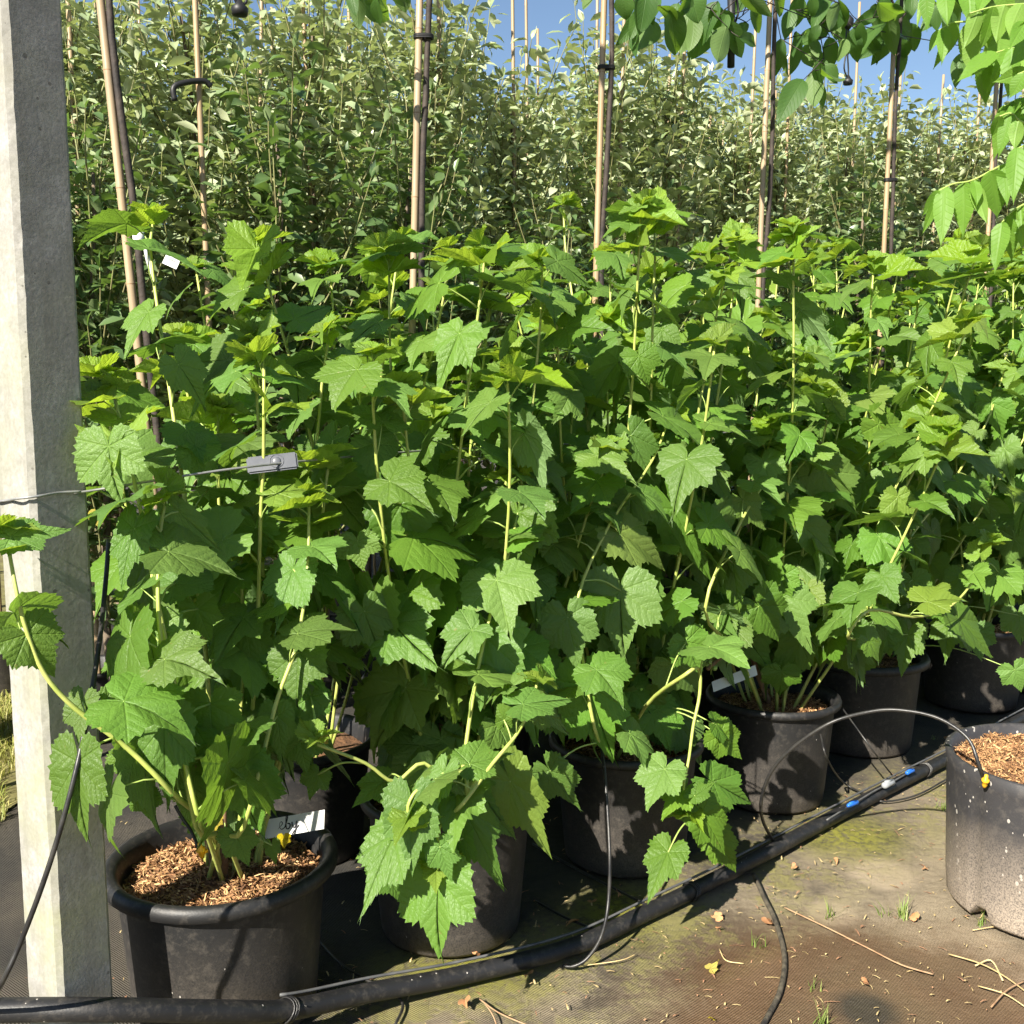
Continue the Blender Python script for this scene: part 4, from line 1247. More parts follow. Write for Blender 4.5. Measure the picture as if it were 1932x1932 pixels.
def pear_meshes(seed, nbr=52, H=3.0, leafmat='pear', z0=0.75, spread=0.42, lsize=0.086):
    rng = random.Random(seed)
    wood, crown = MB(), MB()
    tp = [Vector((0.015 * sin(i + seed), 0.015 * cos(i * 1.3), H * 0.93 * i / 14)) for i in range(15)]
    tube(wood, tp, [0.016 * (1 - 0.75 * i / 14) + 0.002 for i in range(15)], 7)
    for b in range(nbr):
        t = (b + rng.random()) / nbr
        z = z0 + (H - 0.35 - z0) * t
        base = Vector((0, 0, z))
        az = b * 2.4 + rng.uniform(-.4, .4)
        ln = (0.86 - 0.27 * t) * rng.uniform(0.7, 1.15)
        le = radians(rng.uniform(32, 62)) * (1 - 0.40 * t)
        d = Vector((sin(le) * cos(az), sin(le) * sin(az), cos(le)))
        pts, p = [base], base.copy()
        m = 8
        for i in range(m):
            d = (d + Vector((rng.gauss(0, .05), rng.gauss(0, .05), 0.10))).normalized()
            p = p + d * (ln / m)
            pts.append(p.copy())
        tube(wood, pts, [0.0045 - 0.0003 * i for i in range(m + 1)], 4, 1, False)
        s, a = 0.06, rng.uniform(0, 6)
        while s < ln:
            i = min(int(s / ln * m), m - 1)
            q = pts[i].lerp(pts[i + 1], s / ln * m - i)
            for rep in range(rng.choice((1, 2, 2, 3)) if s < ln * 0.6 else rng.choice((1, 1, 2))):
                a += 2.4 + rng.gauss(0, .4)
                el = rng.uniform(-0.35, 0.75)
                dd = Vector((cos(a) * cos(el), sin(a) * cos(el), sin(el)))
                pl = rng.uniform(0.015, 0.045)
                pear_leaf(crown, q + dd * pl, dd + Vector((0, 0, -0.15)), Vector((rng.gauss(0, .45), rng.gauss(0, .45), 1)).normalized(), lsize * rng.uniform(0.7, 1.2), rng)
            s += rng.uniform(0.019, 0.034)
        for j in range(2):
            dd = (d + Vector((rng.gauss(0, .25), rng.gauss(0, .25), .1)))
            pear_leaf(crown, pts[-1], dd, Vector((rng.gauss(0, 1), rng.gauss(0, 1), .4)).normalized(), lsize * rng.uniform(0.5, 0.8), rng)
    return wood.mesh("pear_wood", ['pear_bark', 'pear_shoot']), crown.mesh("pear_crown", [leafmat])
PEAR = [pear_meshes(s) for s in range(6)]
thin_cane = []
for k in range(3):
    mb, rings = cane_mesh(3.25, 0.009, random.Random(k), (0, 0))
    thin_cane.append(mb.mesh("thin_cane", ['bamboo']))
small_pot_b, small_pot_r = pot_parts(0.30, 0.27, (0.014, 0.02), 28)
SPB, SPR = small_pot_b.mesh("pear_pot_wall", ['pot']), small_pot_r.mesh("pear_pot_rim", ['pot'])
SPS = soil_disc(0.13, 0.22, 5).mesh("pear_pot_soil", ['soil'])

rng = random.Random(44)
rows = [(3.95, "front", 0.52), (4.7, "second", 0.55), (5.5, "third", 0.62), (6.5, "fourth", 0.72), (7.8, "fifth", 0.85)]
npear = 0
for ri_, (nn, rname, spc) in enumerate(rows):
    s, cnt = -2.0 + rng.uniform(0, 0.3), 0
    while s < 22:
        s += spc * rng.uniform(0.88, 1.12)
        n_ = nn + rng.uniform(-0.07, 0.07)
        p = rowpt(s, n_)
        u = p.x / p.y
        if u < -0.62: continue
        if u > 0.60: break
        if cnt >= 20: break
        w, c = PEAR[rng.randrange(6)]
        sc = rng.uniform(0.96, 1.09)
        sc *= (0.94, 0.98, 1.04, 1.12, 1.16)[ri_] * (1 + 0.09 * min(1, max(0, (s - 2.0) / 5)))
        g = "pear trees in the %s orchard row" % rname
        lab = "bushy grey-green pear tree on a cane, %s from the post in the %s orchard row" % (ORD[cnt], rname)
        t = thing("pear_tree", lab, "pear tree", p, g, rng.uniform(0, 6.28), sc)
        link("trunk", w, t)
        o = link("crown", c, t); o["kind"] = "stuff"
        cn = link("bamboo_cane", thin_cane[rng.randrange(3)], None, p + Vector((0.03, -0.02, 0.0)), (rng.gauss(0, .012), rng.gauss(0, .012), 0), (1, 1, rng.uniform(0.92, 1.13)))
        tag(cn, "thin pale bamboo cane of the %s pear tree from the post, %s orchard row" % (ORD[cnt], rname), "bamboo cane", "thin canes of the pear trees")
        if ri_ < 2:
            pp = thing("plant_pot", "black pot under the %s pear tree from the post, %s orchard row" % (ORD[cnt], rname), "plant pot", p, "pots under the pear trees")
            link("pot_wall", SPB, pp); link("pot_rim", SPR, pp); link("soil", SPS, pp)
        cnt += 1; npear += 1
print("pears", npear)

# added pear copies, leaves darkened for the pears' lower shade, behind the staked trees
PEAR_SHADE = [pear_meshes(50 + s, 36, 2.25, 'shrub_leaf', 0.45, 0.5, 0.080) for s in range(3)]
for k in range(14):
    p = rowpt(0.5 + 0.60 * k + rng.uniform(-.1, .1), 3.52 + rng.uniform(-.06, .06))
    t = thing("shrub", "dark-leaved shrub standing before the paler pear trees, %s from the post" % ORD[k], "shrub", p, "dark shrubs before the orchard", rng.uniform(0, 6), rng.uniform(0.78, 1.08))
    w, c = PEAR_SHADE[k % 3]
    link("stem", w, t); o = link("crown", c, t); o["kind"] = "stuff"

# ------------------------------------------------------------------ irrigation pipe and tubes
def curve_thing(name, label, cat, ctrl, r, mat, sides=8, per=8, group=None):
    mb = MB()
    tube(mb, spline(ctrl, per), r, sides)
    o = link(name, mb.mesh(name, [mat]))
    return tag(o, label, cat, group)

PIPE_PX = [(-120, 1912, .245), (0, 1906, .245), (200, 1905, .235), (430, 1908, .155), (545, 1905, .10), (700, 1872, .055), (880, 1838, .026), (1080, 1786, .024), (1230, 1717, .024), (1380, 1644, .024), (1530, 1564, .024), (1690, 1480, .024), (1800, 1424, .024), (1940, 1348, .024), (2100, 1262, .024)]
PIPE = [gnd(x, y, z) for (x, y, z) in PIPE_PX]
PR = 0.0200
mb = MB(); tube(mb, spline(PIPE, 10), PR, 20)
pipe = thing("irrigation_pipe", "thick black irrigation pipe curving along the ground before the pots", "pipe", (0, 0, 0))
link("pipe_wall", mb.mesh("pipe_wall", ['pipe']), pipe)
# thin feeder line along the top of the pipe
sp_ = spline(PIPE, 10)
up = [p + Vector((0, 0.006, PR + 0.0035)) + NRM * 0.010 for p in sp_[39:]]
mb = MB(); tube(mb, up, 0.0032, 6)
tag(link("feeder_line", mb.mesh("feeder_line", ['feeder'])), "thin grey feeder line lying on top of the thick black pipe", "drip tube")
# binding wires round the pipe
for (x, y) in ((545, 1905), (1300, 1683), (1745, 1452)):
    c = min(sp_, key=lambda p: (p - gnd(x, y, 0.024 if x > 600 else 0.10)).length)
    i = sp_.index(c)
    t = (sp_[i + 1] - sp_[i - 1]).normalized()
    a = t.cross(Vector((0, 0, 1))).normalized(); b = a.cross(t)
    mb = MB()
    for dd in (-0.006, 0, 0.005):
        tube(mb, [c + t * (dd + 0.004 * sin(w * 2)) + (a * cos(w) + b * sin(w)) * (PR + 0.003) for w in [2 * pi * k / 18 for k in range(19)]], 0.0022, 5, 0, False)
    if x == 545:
        for (dx, dz) in ((0.03, -0.05), (-0.008, -0.06), (0.012, -0.055), (0.05, 0.02)):
            tube(mb, [c + a * -0.02 + Vector((0, 0, 0.008)), c + a * -0.03 + t * dx * 0.6 + Vector((0, -0.01, dz * 0.5)), c + t * dx + Vector((0, -0.03, dz))], 0.0018, 5)
    link("binding_wire", mb.mesh("binding_wire", ['tube']), pipe)
# blue connectors and grey joint
for (x, y, mat, r, L, nm) in ((1609, 1517, 'blue', .0070, .052, "blue_connector"), (1676, 1479, 'grey_plastic', .0105, .055, "grey_joint"), (1717, 1456, 'blue', .0068, .044, "blue_connector")):
    g = gnd(x, y, 0.058)
    t = ROW
    mb = MB()
    k = 6
    tube(mb, [g - t * (L / 2), g - t * (L * 0.42), g - t * (L * 0.1), g + t * (L * 0.1), g + t * (L * 0.42), g + t * (L / 2)], [r * 0.55, r, r * 1.0, r * 0.9, r, r * 0.5], 10)
    box(mb, g + Vector((0, 0, r * 0.8)), (L * 0.6, r * 0.9, r * 0.8), Matrix.Rotation(radians(38), 3, 'Z'))
    tag(link(nm, mb.mesh(nm, [mat])), {1609: "small blue plastic tube connector on the pipe, nearer the leaves", 1676: "pale grey plastic tube joint between the two blue connectors", 1717: "small blue plastic connector on the pipe beside the speckled pot"}[x], "connector")
pts = [gnd(x, y, .052) for (x, y) in ((1560, 1547), (1609, 1517), (1650, 1492), (1676, 1479), (1717, 1456))]
curve_thing("feeder_line", "thin grey line linking the blue connectors and the grey joint", "drip tube", pts, 0.0026, 'feeder', 6)

T = "thin black drip tubes"
curve_thing("drip_tube", "thin black drip tube slanting down across the concrete post", "drip tube",
            [atY(205, 1020, 1.88), atY(200, 1090, 1.80), atY(185, 1230, 1.67), atY(150, 1425, 1.56), atY(100, 1610, 1.52), atY(40, 1775, 1.51), atY(-10, 1880, 1.53), gnd(-60, 1960, .02)], 0.0042, 'tube', 8, 8, T)
curve_thing("drip_tube", "thin black drip tube hanging before the third pot and hooking under the pipe", "drip tube",
            [onrow(1132, 1395, 1.80), onrow(1141, 1460, 1.73), onrow(1150, 1600, 1.66), onrow(1148, 1700, 1.60), gnd(1135, 1765, .075), gnd(1110, 1806, .03), gnd(1085, 1822, .012), gnd(1062, 1823, .006)], 0.0040, 'tube', 8, 8, T)
arc = [gnd(1465, 1598, .005), onrow(1437, 1540, 1.66), onrow(1444, 1480, 1.62), onrow(1480, 1425, 1.56), onrow(1560, 1367, 1.47), onrow(1640, 1343, 1.40), onrow(1700, 1340, 1.34), onrow(1770, 1355, 1.26), onrow(1825, 1392, 1.19), gnd(1846, 1440, .42), gnd(1857, 1472, .372)]
curve_thing("drip_tube", "thin black drip tube looping high over into the speckled pot", "drip tube", arc, 0.0045, 'tube', 8, 8, T)
curve_thing("drip_tube", "dirty black tube bending across the muddy ground below the pipe", "drip tube",
            [gnd(x, y, .006) for (x, y) in ((1422, 1650), (1440, 1690), (1462, 1735), (1478, 1790), (1480, 1830), (1470, 1875), (1450, 1915), (1425, 1960))], 0.0062, 'dirty_tube', 8, 8, T)
curve_thing("drip_tube", "thin tube dropping from the fourth pot's rim to the pipe", "drip tube",
            [onrow(1572, 1312, 1.86), onrow(1610, 1365, 1.75), onrow(1650, 1420, 1.68), gnd(1683, 1462, .06)], 0.0028, 'tube', 6, 8, T)
curve_thing("drip_tube", "thin tube curving on the ground between the fourth pot and the blue connectors", "drip tube",
            [onrow(1548, 1385, 1.78), onrow(1560, 1430, 1.74), gnd(1590, 1475, .03), gnd(1640, 1502, .01), gnd(1670, 1512, .008), gnd(1730, 1500, .006), gnd(1790, 1468, .006)], 0.0030, 'tube', 6, 8, T)
for lab, pts in (("thin tube running from the second pot's foot to the pipe binding", [(1005, 1592), (1080, 1635), (1150, 1672), (1230, 1712), (1262, 1722)]),
                 ("thin short tube reaching the pipe below the second pot", [(1010, 1700), (1060, 1728), (1100, 1745), (1138, 1760)]),
                 ("thin black tube crossing under the pipe beside the wide pot", [(590, 1760), (640, 1815), (690, 1848), (735, 1868), (760, 1895), (745, 1935)]),
                 ("thin black tube on the ground running toward the lower edge by the post", [(560, 1912), (480, 1915), (420, 1928), (380, 1950)])):
    curve_thing("drip_tube", lab, "drip tube", [gnd(x, y, .005) for (x, y) in pts], 0.0034, 'tube', 6, 6, T)
curve_thing("drip_tube", "thin tube entering the wide pot's mulch at its yellow dripper", "drip tube",
            [onrow(330, 1520, 1.98), onrow(345, 1545, 1.97), onrow(362, 1570, 1.95), onrow(376, 1606, 1.92)], 0.0032, 'tube', 6, 8, T)
def dripper(p, label):
    mb = MB()
    lathe(mb, [(0.0, -0.01), (0.004, -0.008), (0.0065, 0.0), (0.0065, 0.008), (0.009, 0.010), (0.009, 0.015), (0.005, 0.017), (0.004, 0.028), (0.0, 0.029)], 10)
    box(mb, (0.008, 0, 0.004), (0.010, 0.006, 0.006))
    o = link("dripper", mb.mesh("dripper", ['yellow']), None, p, (0.25, -0.2, 0.5))
    tag(o, label, "dripper", "yellow drippers")
dripper(onrow(381, 1612, 1.915), "small yellow dripper in the mulch of the wide pot by the post")
dripper(gnd(1858, 1480, .368), "small yellow dripper in the mulch of the speckled pot")

# ------------------------------------------------------------------ wire, plate, tags, hangers
wz = 1.115
pA = POST.copy()
mb = MB()
wpts = []
for a, r_ in ((118, .062), (140, .056), (168, .070), (185, .0755), (202, .070), (230, .057), (258, .070), (275, .0755), (292, .070), (320, .057), (348, .070), (365, .0755)):
    wpts.append(pA + Vector((cos(radians(a)) * r_, sin(radians(a)) * r_, wz + 0.010 * cos(radians(a - 330)))))
P1, P2, P3 = onrow(475, 880, 1.74), onrow(790, 851, 1.95), onrow(905, 845, 2.0)
tube(mb, spline(wpts + [P1, P2, P3, onrow(1100, 836, 2.1), onrow(1500, 806, 2.2)], 6), 0.0022, 6)
tag(link("support_wire", mb.mesh("support_wire", ['grey_wire'])), "grey metal wire looped round the post and running into the bushes", "wire")
pc = onrow(514, 874, 1.77)
pl = thing("metal_plate", "small grey plate with a round bolt head hanging on the wire among leaves", "plate", pc)
Rp = Matrix.Rotation(radians(12), 3, 'Z') @ Matrix.Rotation(radians(-6), 3, 'Y') @ Matrix.Rotation(radians(-20), 3, 'X')
bm = bmesh.new()
bmesh.ops.create_cube(bm, size=1.0)
for v in bm.verts:
    v.co = Rp @ Vector((v.co.x * 0.092, v.co.y * 0.010, v.co.z * 0.032))
bmesh.ops.bevel(bm, geom=bm.edges[:], offset=0.003, segments=2, affect='EDGES')
me = bpy.data.meshes.new("plate_body"); bm.to_mesh(me); bm.free(); me.materials.append(MAT['plate'])
link("plate_body", me, pl)
for nm, rr, tt in (("bolt_ring", 0.0125, 0.0010), ("bolt_head", 0.0, 0.0)):
    mb = MB()
    c = Rp @ Vector((0.008, -0.0052, 0.002))
    ex, ez, ey = Rp @ Vector((1, 0, 0)), Rp @ Vector((0, 0, 1)), Rp @ Vector((0, -1, 0))
    if rr:
        tube(mb, [c + (ex * cos(w) + ez * sin(w)) * rr for w in [2 * pi * k / 24 for k in range(25)]], tt, 6, 0, False)
    else:
        tube(mb, [c - ey * 0.004, c + ey * 0.0005, c + ey * 0.0015], [0.008, 0.008, 0.006], 10)
    link(nm, mb.mesh(nm, ['plate']), pl)

def label_card(name, label, cpos, ux, uz, w, h, mat='white', text=None, tsize=0.02, toff=(0, 0), tilt=0.0):
    """A thin card with its own thickness; ux, uz span its face."""
    ux, uz = ux.normalized(), uz.normalized()
    nz = ux.cross(uz).normalized()
    root = thing(name, label, "label", cpos)
    bm = bmesh.new()
    bmesh.ops.create_cube(bm, size=1.0)
    for v in bm.verts:
        v.co = ux * (v.co.x * w) + uz * (v.co.y * h) + nz * (v.co.z * 0.0012)
    me = bpy.data.meshes.new("card"); bm.to_mesh(me); bm.free(); me.materials.append(MAT[mat])
    link("card", me, root)
    if text:
        M = Matrix((ux, uz, nz)).transposed().to_4x4()
        mb = MB()
        for stroke in text:
            tube(mb, spline([Vector((x * tsize + toff[0], y * tsize + toff[1], 0.0009)) for x, y in stroke], 4), tsize * 0.06, 5)
        link_m("lettering", mb.mesh("lettering", ['ink']), M, root)
    return root
X, Z = Vector((1, 0, 0)), Vector((0, 0, 1))
SCRIPT = [[(.45, 1.0), (.12, .85), (.0, .45), (.2, .05), (.5, .08), (.68, .5), (.6, .9), (.38, 1.02), (.5, .85)], [(.22, 1.22), (.25, 1.28)], [(.5, 1.22), (.53, 1.28)],
          [(.95, .6), (1.0, .2), (.95, -.35), (.78, -.5), (.75, -.3), (1.0, 0.0), (1.15, .2)], [(.98, .82), (1.0, .86)],
          [(1.15, .2), (1.4, .42), (1.38, .62), (1.22, .55), (1.2, .2), (1.35, .02), (1.6, .15)],
          [(1.6, .15), (1.82, .8), (1.85, 1.1), (1.74, 1.0), (1.7, .4), (1.75, .04), (1.98, .1), (2.02, .38), (1.82, .46)],
          [(2.2, .55), (2.24, .2), (2.4, .1), (2.55, .5)], [(2.58, .6), (2.5, .0), (2.35, -.45), (2.2, -.4), (2.5, -.02), (2.75, .25)]]
label_card("plant_label", "white label with handwriting stuck in the wide pot's mulch behind leaves", onrow(552, 1556, 1.95), Vector((1, .2, .10)), Vector((0, .35, 1)), 0.135, 0.040, text=SCRIPT, tsize=0.026, toff=(-0.058, -0.008))
label_card("plant_label", "blank white slotted tag lying across the mulch of the fourth pot", onrow(1386, 1280, 1.90), Vector((1, .35, .27)), Vector((-.15, .5, 1)), 0.150, 0.030)
b0, l0, _ = STAKE[0]
zt = 1.70
wrap = Vector((b0.x + l0[0] * zt + 0.034, b0.y, zt))
mb = MB(); lathe(mb, [(0.0145, -0.022), (0.0155, -0.022), (0.0155, 0.022), (0.0145, 0.022)], 14)
wl = thing("tree_label", "white sleeve label wrapped round the first tree's trunk", "label", wrap)
link("sleeve", mb.mesh("sleeve", ['white']), wl)
mb = MB(); tube(mb, [Vector((0.015, -0.005, -0.01)), Vector((0.03, -0.02, -0.06)), Vector((0.05, -0.03, -0.12))], [0.004, 0.006, 0.007], 4); link("sleeve_tail", mb.mesh("sleeve_tail", ['white']), wl)
label_card("tree_label", "small white printed tag hanging below the first tree's sleeve label", onrow(323, 494, 2.88), Vector((1, 0, -.45)), Vector((.45, .2, 1)), 0.042, 0.027, text=[[(x, 0.5 * (k % 2)) for k, x in enumerate((0, .25, .5, .75, 1.0, 1.3, 1.6, 1.9, 2.2))], [(0, -.9), (.5, -.8), (1.0, -.9), (1.6, -.8)]], tsize=0.010, toff=(-0.011, 0.001))
for (x, y, w, h, lab) in ((1667, 517, .05, .03, "small pale tag among leaves at the fifth cane"), (1680, 487, .022, .022, "tiny white tag on the fifth cane just above the leaves")):
    label_card("tree_label", lab, onrow(x, y, NROW - 0.05), Vector((1, 0, -.3)), Vector((.3, .3, 1)), w, h)

# overhead wire with hooks and tapes
wire = [rowpt(-1.5, NROW - 0.03, 3.02)] + [onrow(1450, 5, NROW - 0.03), onrow(1505, 18, NROW - .03), onrow(1600, 42, NROW - 0.03), onrow(1685, 64, NROW - 0.03), onrow(1765, 78, NROW - 0.03), onrow(1932, 108, NROW - .03), onrow(2050, 128, NROW - .03)]
curve_thing("overhead_wire", "thin dark wire strung along the tops of the bamboo canes", "wire", wire, 0.0022, 'tube', 6)
c = onrow(1687, 62, NROW - 0.02)
mb = MB()
tube(mb, [c - ROW * 0.10 + Vector((0, 0, 0.012)), c - ROW * 0.03, c + ROW * 0.03 - Vector((0, 0, 0.004)), c + ROW * 0.10 - Vector((0, 0, .006))], [0.008, 0.013, 0.014, 0.006], 8)
tube(mb, [c + Vector((0, 0, -0.014)), c + Vector((0, 0, 0.014))], [0.026, 0.026], 12)
tag(link("green_tape", mb.mesh("green_tape", ['green_tape'])), "green tape binding the wire to the top of the fifth cane", "tape")
def hanger(label, px, y0, y1, fat, off=-0.06, loop=True):
    A, B = onrow(px, y0, NROW + off), onrow(px, y1, NROW + off)
    mb = MB()
    L = (A - B).length
    if loop:
        for s in (-1, 1):
            tube(mb, spline([A, A + ROW * 0.010 * s - Z * L * 0.25, A + ROW * 0.004 * s - Z * L * 0.5, A + ROW * 0.016 * s - Z * L * 0.82, B], 5), 0.0035, 6)
        tube(mb, [B + Z * 0.02, B + Z * 0.004, B - Z * 0.004, B - Z * 0.022, B - Z * 0.024], [0.004, 0.013, 0.022, 0.020, 0.008], 10)
        tube(mb, [A + Z * 0.03, A + Z * 0.01, A - Z * 0.01, A - Z * 0.03], [0.010, 0.026, 0.024, 0.010], 8)
    else:
        tube(mb, [A, A.lerp(B, .5) + ROW * 0.004, B], [fat, fat * 0.9, fat * 0.95], 8)
        tube(mb, spline([A + ROW * 0.02, A.lerp(B, .25) + ROW * 0.045, A.lerp(B, .4) + ROW * 0.03, A.lerp(B, .5) + ROW * 0.012], 4), 0.005, 6)
    return tag(link("hanger", mb.mesh("hanger", ['tape'])), label, "hanger", "black hangers on the wire")
hanger("black looped rubber hanger dangling from the wire between the fourth and fifth canes", 1600, 42, 150, 0.004)
hanger("black flat strap hanging from the wire beside the fourth cane", 1379, -25, 127, 0.016, loop=False)
hanger("black hook hanging at the top edge between the first and second canes", 452, -60, 12, 0.01, off=-0.3)
b4, l4, h4 = STAKE[3]
mb = MB(); tt = Vector((b4.x, b4.y, h4 - 0.01)); tube(mb, [tt - Z * 0.02, tt - Z * .005, tt + Z * 0.03, tt + Z * 0.05], [0.018, 0.026, 0.03, 0.02], 10)
tag(link("cane_cap", mb.mesh("cane_cap", ['tape'])), "black rubber cap fixing the wire on the fourth cane's top", "cap")
hb = onrow(381, 300, 3.52)
mb, _r = cane_mesh(3.3, 0.0105, random.Random(4), (-0.008, 0))
tag(link("bamboo_cane", mb.mesh("hook_cane", ['bamboo']), None, (hb.x + 0.008 * hb.z, hb.y, 0)), "thin bamboo cane carrying the bent black hook, between the first and second thick canes", "bamboo cane", "thin canes of the pear trees")
# knocked arm of a hook among the pears
mb = MB(); q0 = [onrow(x, y, 3.5) for (x, y) in ((330, 190), (328, 165), (352, 155), (385, 153), (398, 163))]
tube(mb, spline(q0, 5), 0.010, 7)
tag(link("hook_arm", mb.mesh("hook_arm", ['tape'])), "black bent rubber hook among the pear leaves near the first cane", "hook")

# ------------------------------------------------------------------ berries and old wood in the pots
def berries(label, cpos, n, seed):
    rng = random.Random(seed)
    root = thing("berry_cluster", label, "berries", cpos)
    for k in range(n):
        mb = MB()
        r = rng.uniform(0.0045, 0.007)
        lathe(mb, [(r * sin(pi * i / 8), -r * cos(pi * i / 8)) for i in range(9)], 10)
        link("berry", mb.mesh("berry", ['berry']), root, (rng.gauss(0, .008), rng.gauss(0, .006), -0.012 * k * 0.7))
    mb = MB(); tube(mb, [Vector((0, 0, 0.03)), Vector((0.002, 0, 0)), Vector((0, 0, -0.01 * n))], 0.001, 4); link("berry_stalk", mb.mesh("berry_stalk", ['petiole']), root)
berries("unripe green currant berries over the wide pot by the post", onrow(425, 1580, 1.85), 4, 1)
berries("unripe green currant berries beside the blank white tag", onrow(1342, 1232, 1.80), 6, 2)
mb = MB(); p3 = FRONT[3][0]
w0 = [onrow(1335, 1262, 1.85), onrow(1370, 1232, 1.9), onrow(1410, 1215, 1.95), onrow(1432, 1204, 1.97)]
tube(mb, [v - FB[3].location for v in spline(w0, 4)], 0.006, 7); tube(mb, [v - FB[3].location for v in spline([onrow(1430, 1206, 1.97), onrow(1420, 1240, 1.99), Vector((p3.x, p3.y, 0.27))], 4)], 0.009, 7)
link("old_stem", mb.mesh("old_stem", ['cane_wood']), FB[3])
for i in (0, 1, 2):
    p = FRONT[i][0]; mb = MB()
    rng = random.Random(i)
    for k in range(3):
        a = rng.uniform(0, 6)
        tube(mb, [Vector((cos(a) * .03, sin(a) * .03, -0.03)), Vector((cos(a) * .05, sin(a) * .05, .10)), Vector((cos(a) * .09, sin(a) * .09, .24))], [0.009, 0.008, 0.006], 7)
    link("old_stem", mb.mesh("old_stem", ['cane_wood']), FB[i])
# yellowing leaves low in the first bushes
YEL = []
for k in range(2):
    mb = MB(); blade(mb, 700 + k, Matrix.Identity(4), 0.3, 0.1, npts=20); YEL.append(mb.mesh("yellow_leaf", ['currant_yellow']))
for i, (x, y, s, off, pi_) in enumerate(((405, 1545, .026, 1.86, 0), (182, 968, .024, 1.97, 0), (600, 1390, .034, 1.85, 0), (1685, 1065, .03, 1.85, 4), (535, 1580, .024, 1.9, 0))):
    B = onrow(x, y, off)
    M, L = tan_mat(B, B + Vector((0.02, -0.3, -1)).normalized() * s, Vector((0, -1, .4)), s)
    o = link_m("leaf", YEL[i % 2], Matrix.Translation(-FB[pi_].location) @ M, FB[pi_]); o["label"] = "yellowed old leaf"

# ------------------------------------------------------------------ ground litter
def grass_tuft(label, px, py, n, h, seed):
    rng = random.Random(seed)
    p = gnd(px, py)
    mb = MB()
    for k in range(n):
        a = rng.uniform(0, 6.28); le = rng.uniform(0.1, 0.7); L = h * rng.uniform(0.5, 1.1)
        b = Vector((rng.gauss(0, .008), rng.gauss(0, .008), 0))
        d = Vector((cos(a), sin(a), 0)); w = Vector((-sin(a), cos(a), 0)) * rng.uniform(.0011, .002)
        V = []
        for t in (0, .4, .75, 1):
            c = b + d * (L * sin(le) * t * (0.6 + .5 * t)) + Z * (L * cos(le) * t * (1 - .15 * t))
            V += [c - w * (1 - t * .95), c + w * (1 - t * .95)]
        mb.add(V, [(0, 1, 3, 2), (2, 3, 5, 4), (4, 5, 7, 6)])
    o = link("grass_tuft", mb.mesh("grass_tuft", ['grass']), None, (p.x, p.y, -0.004))
    tag(o, label, "grass tuft", "grass tufts on the ground cloth")
TUFT = [((1567, 1728), 14, .055, "small green grass tuft on the cloth left of the taller tuft"), ((1703, 1728), 26, .075, "tallest green grass tuft on the cloth left of the speckled pot"), ((1668, 1726), 10, .04, "sparse grass tuft close beside the tallest tuft"),
        ((1430, 1785), 12, .05, "grass tuft beside the dirty bent tube"), ((1535, 1865), 10, .045, "grass tuft on the wet mud near the lower edge"), ((1545, 1935), 20, .06, "grass tuft cut by the bottom edge of the picture"),
        ((1780, 1525), 14, .04, "low grass tuft at the shaded foot of the speckled pot"), ((1850, 1742), 12, .05, "dry grass tuft at the speckled pot's bottom notch"), ((1762, 1393), 8, .03, "tiny pale weed tuft behind the speckled pot's rim")]
for i, ((x, y), n, h, lab) in enumerate(TUFT):
    grass_tuft(lab, x, y, n, h, i)

DRYM = []
for k in range(4):
    mb = MB(); blade(mb, 800 + k, Matrix.Identity(4), 0.5, 0.5, npts=10, rings=(0.3, 0.7, 1.0)); DRYM.append(mb.mesh("dry_leaf", ['dry']))
DRY = [((1358, 1735), "dry brown leaf scrap just below the third tuft of moss by the pipe"), ((1118, 1708), "reddish dry leaf between the hanging tube and the second pot"), ((1085, 1745), "orange dry leaf scraps by the short tube's end"), ((900, 1803), "dry leaf scrap on moss below the second pot"),
       ((877, 1895), "curled dry brown leaf below the pipe under the second pot"), ((1575, 1628), "dry curled leaf on the cloth below the blue connector"), ((1745, 1645), "dry pinkish leaf between pipe and speckled pot"), ((1728, 1738), "greyish dry leaf right of the tallest grass tuft"),
       ((1355, 1758), "pale dry leaf left of the dirty bent tube"), ((1448, 1742), "dark red dry leaf beside the dirty bent tube"), ((1630, 1860), "dry leaf scrap on the wet mud"), ((1000, 1845), "dry brown leaf below the hooked drip tube"), ((1340, 1835), "yellow dry leaf on the cloth near the bottom middle"), ((1345, 1930), "bright yellow fallen leaf cut by the bottom edge"),
       ((1500, 1640), "small dry leaf in shade before the fourth pot"), ((1788, 1395), "brown dry leaf in shade behind the speckled pot"), ((1165, 1690), "small dry leaf right of the hanging drip tube"), ((1795, 1562), "cream dry leaf scrap at the speckled pot's shaded side")]
rng = random.Random(17)
for i, ((x, y), lab) in enumerate(DRY):
    p = gnd(x, y)
    s = rng.uniform(0.012, 0.023)
    o = link("dry_leaf", DRYM[i % 4], None, (p.x, p.y, 0.010), (rng.gauss(0, .35), rng.gauss(0, .35) + (pi if i % 3 == 0 else 0), rng.uniform(0, 6)), (s, s * rng.uniform(.8, 1.4), s))
    if "yellow" in lab: o.data = YEL[0]
    tag(o, lab, "dry leaf", "fallen dry leaves")
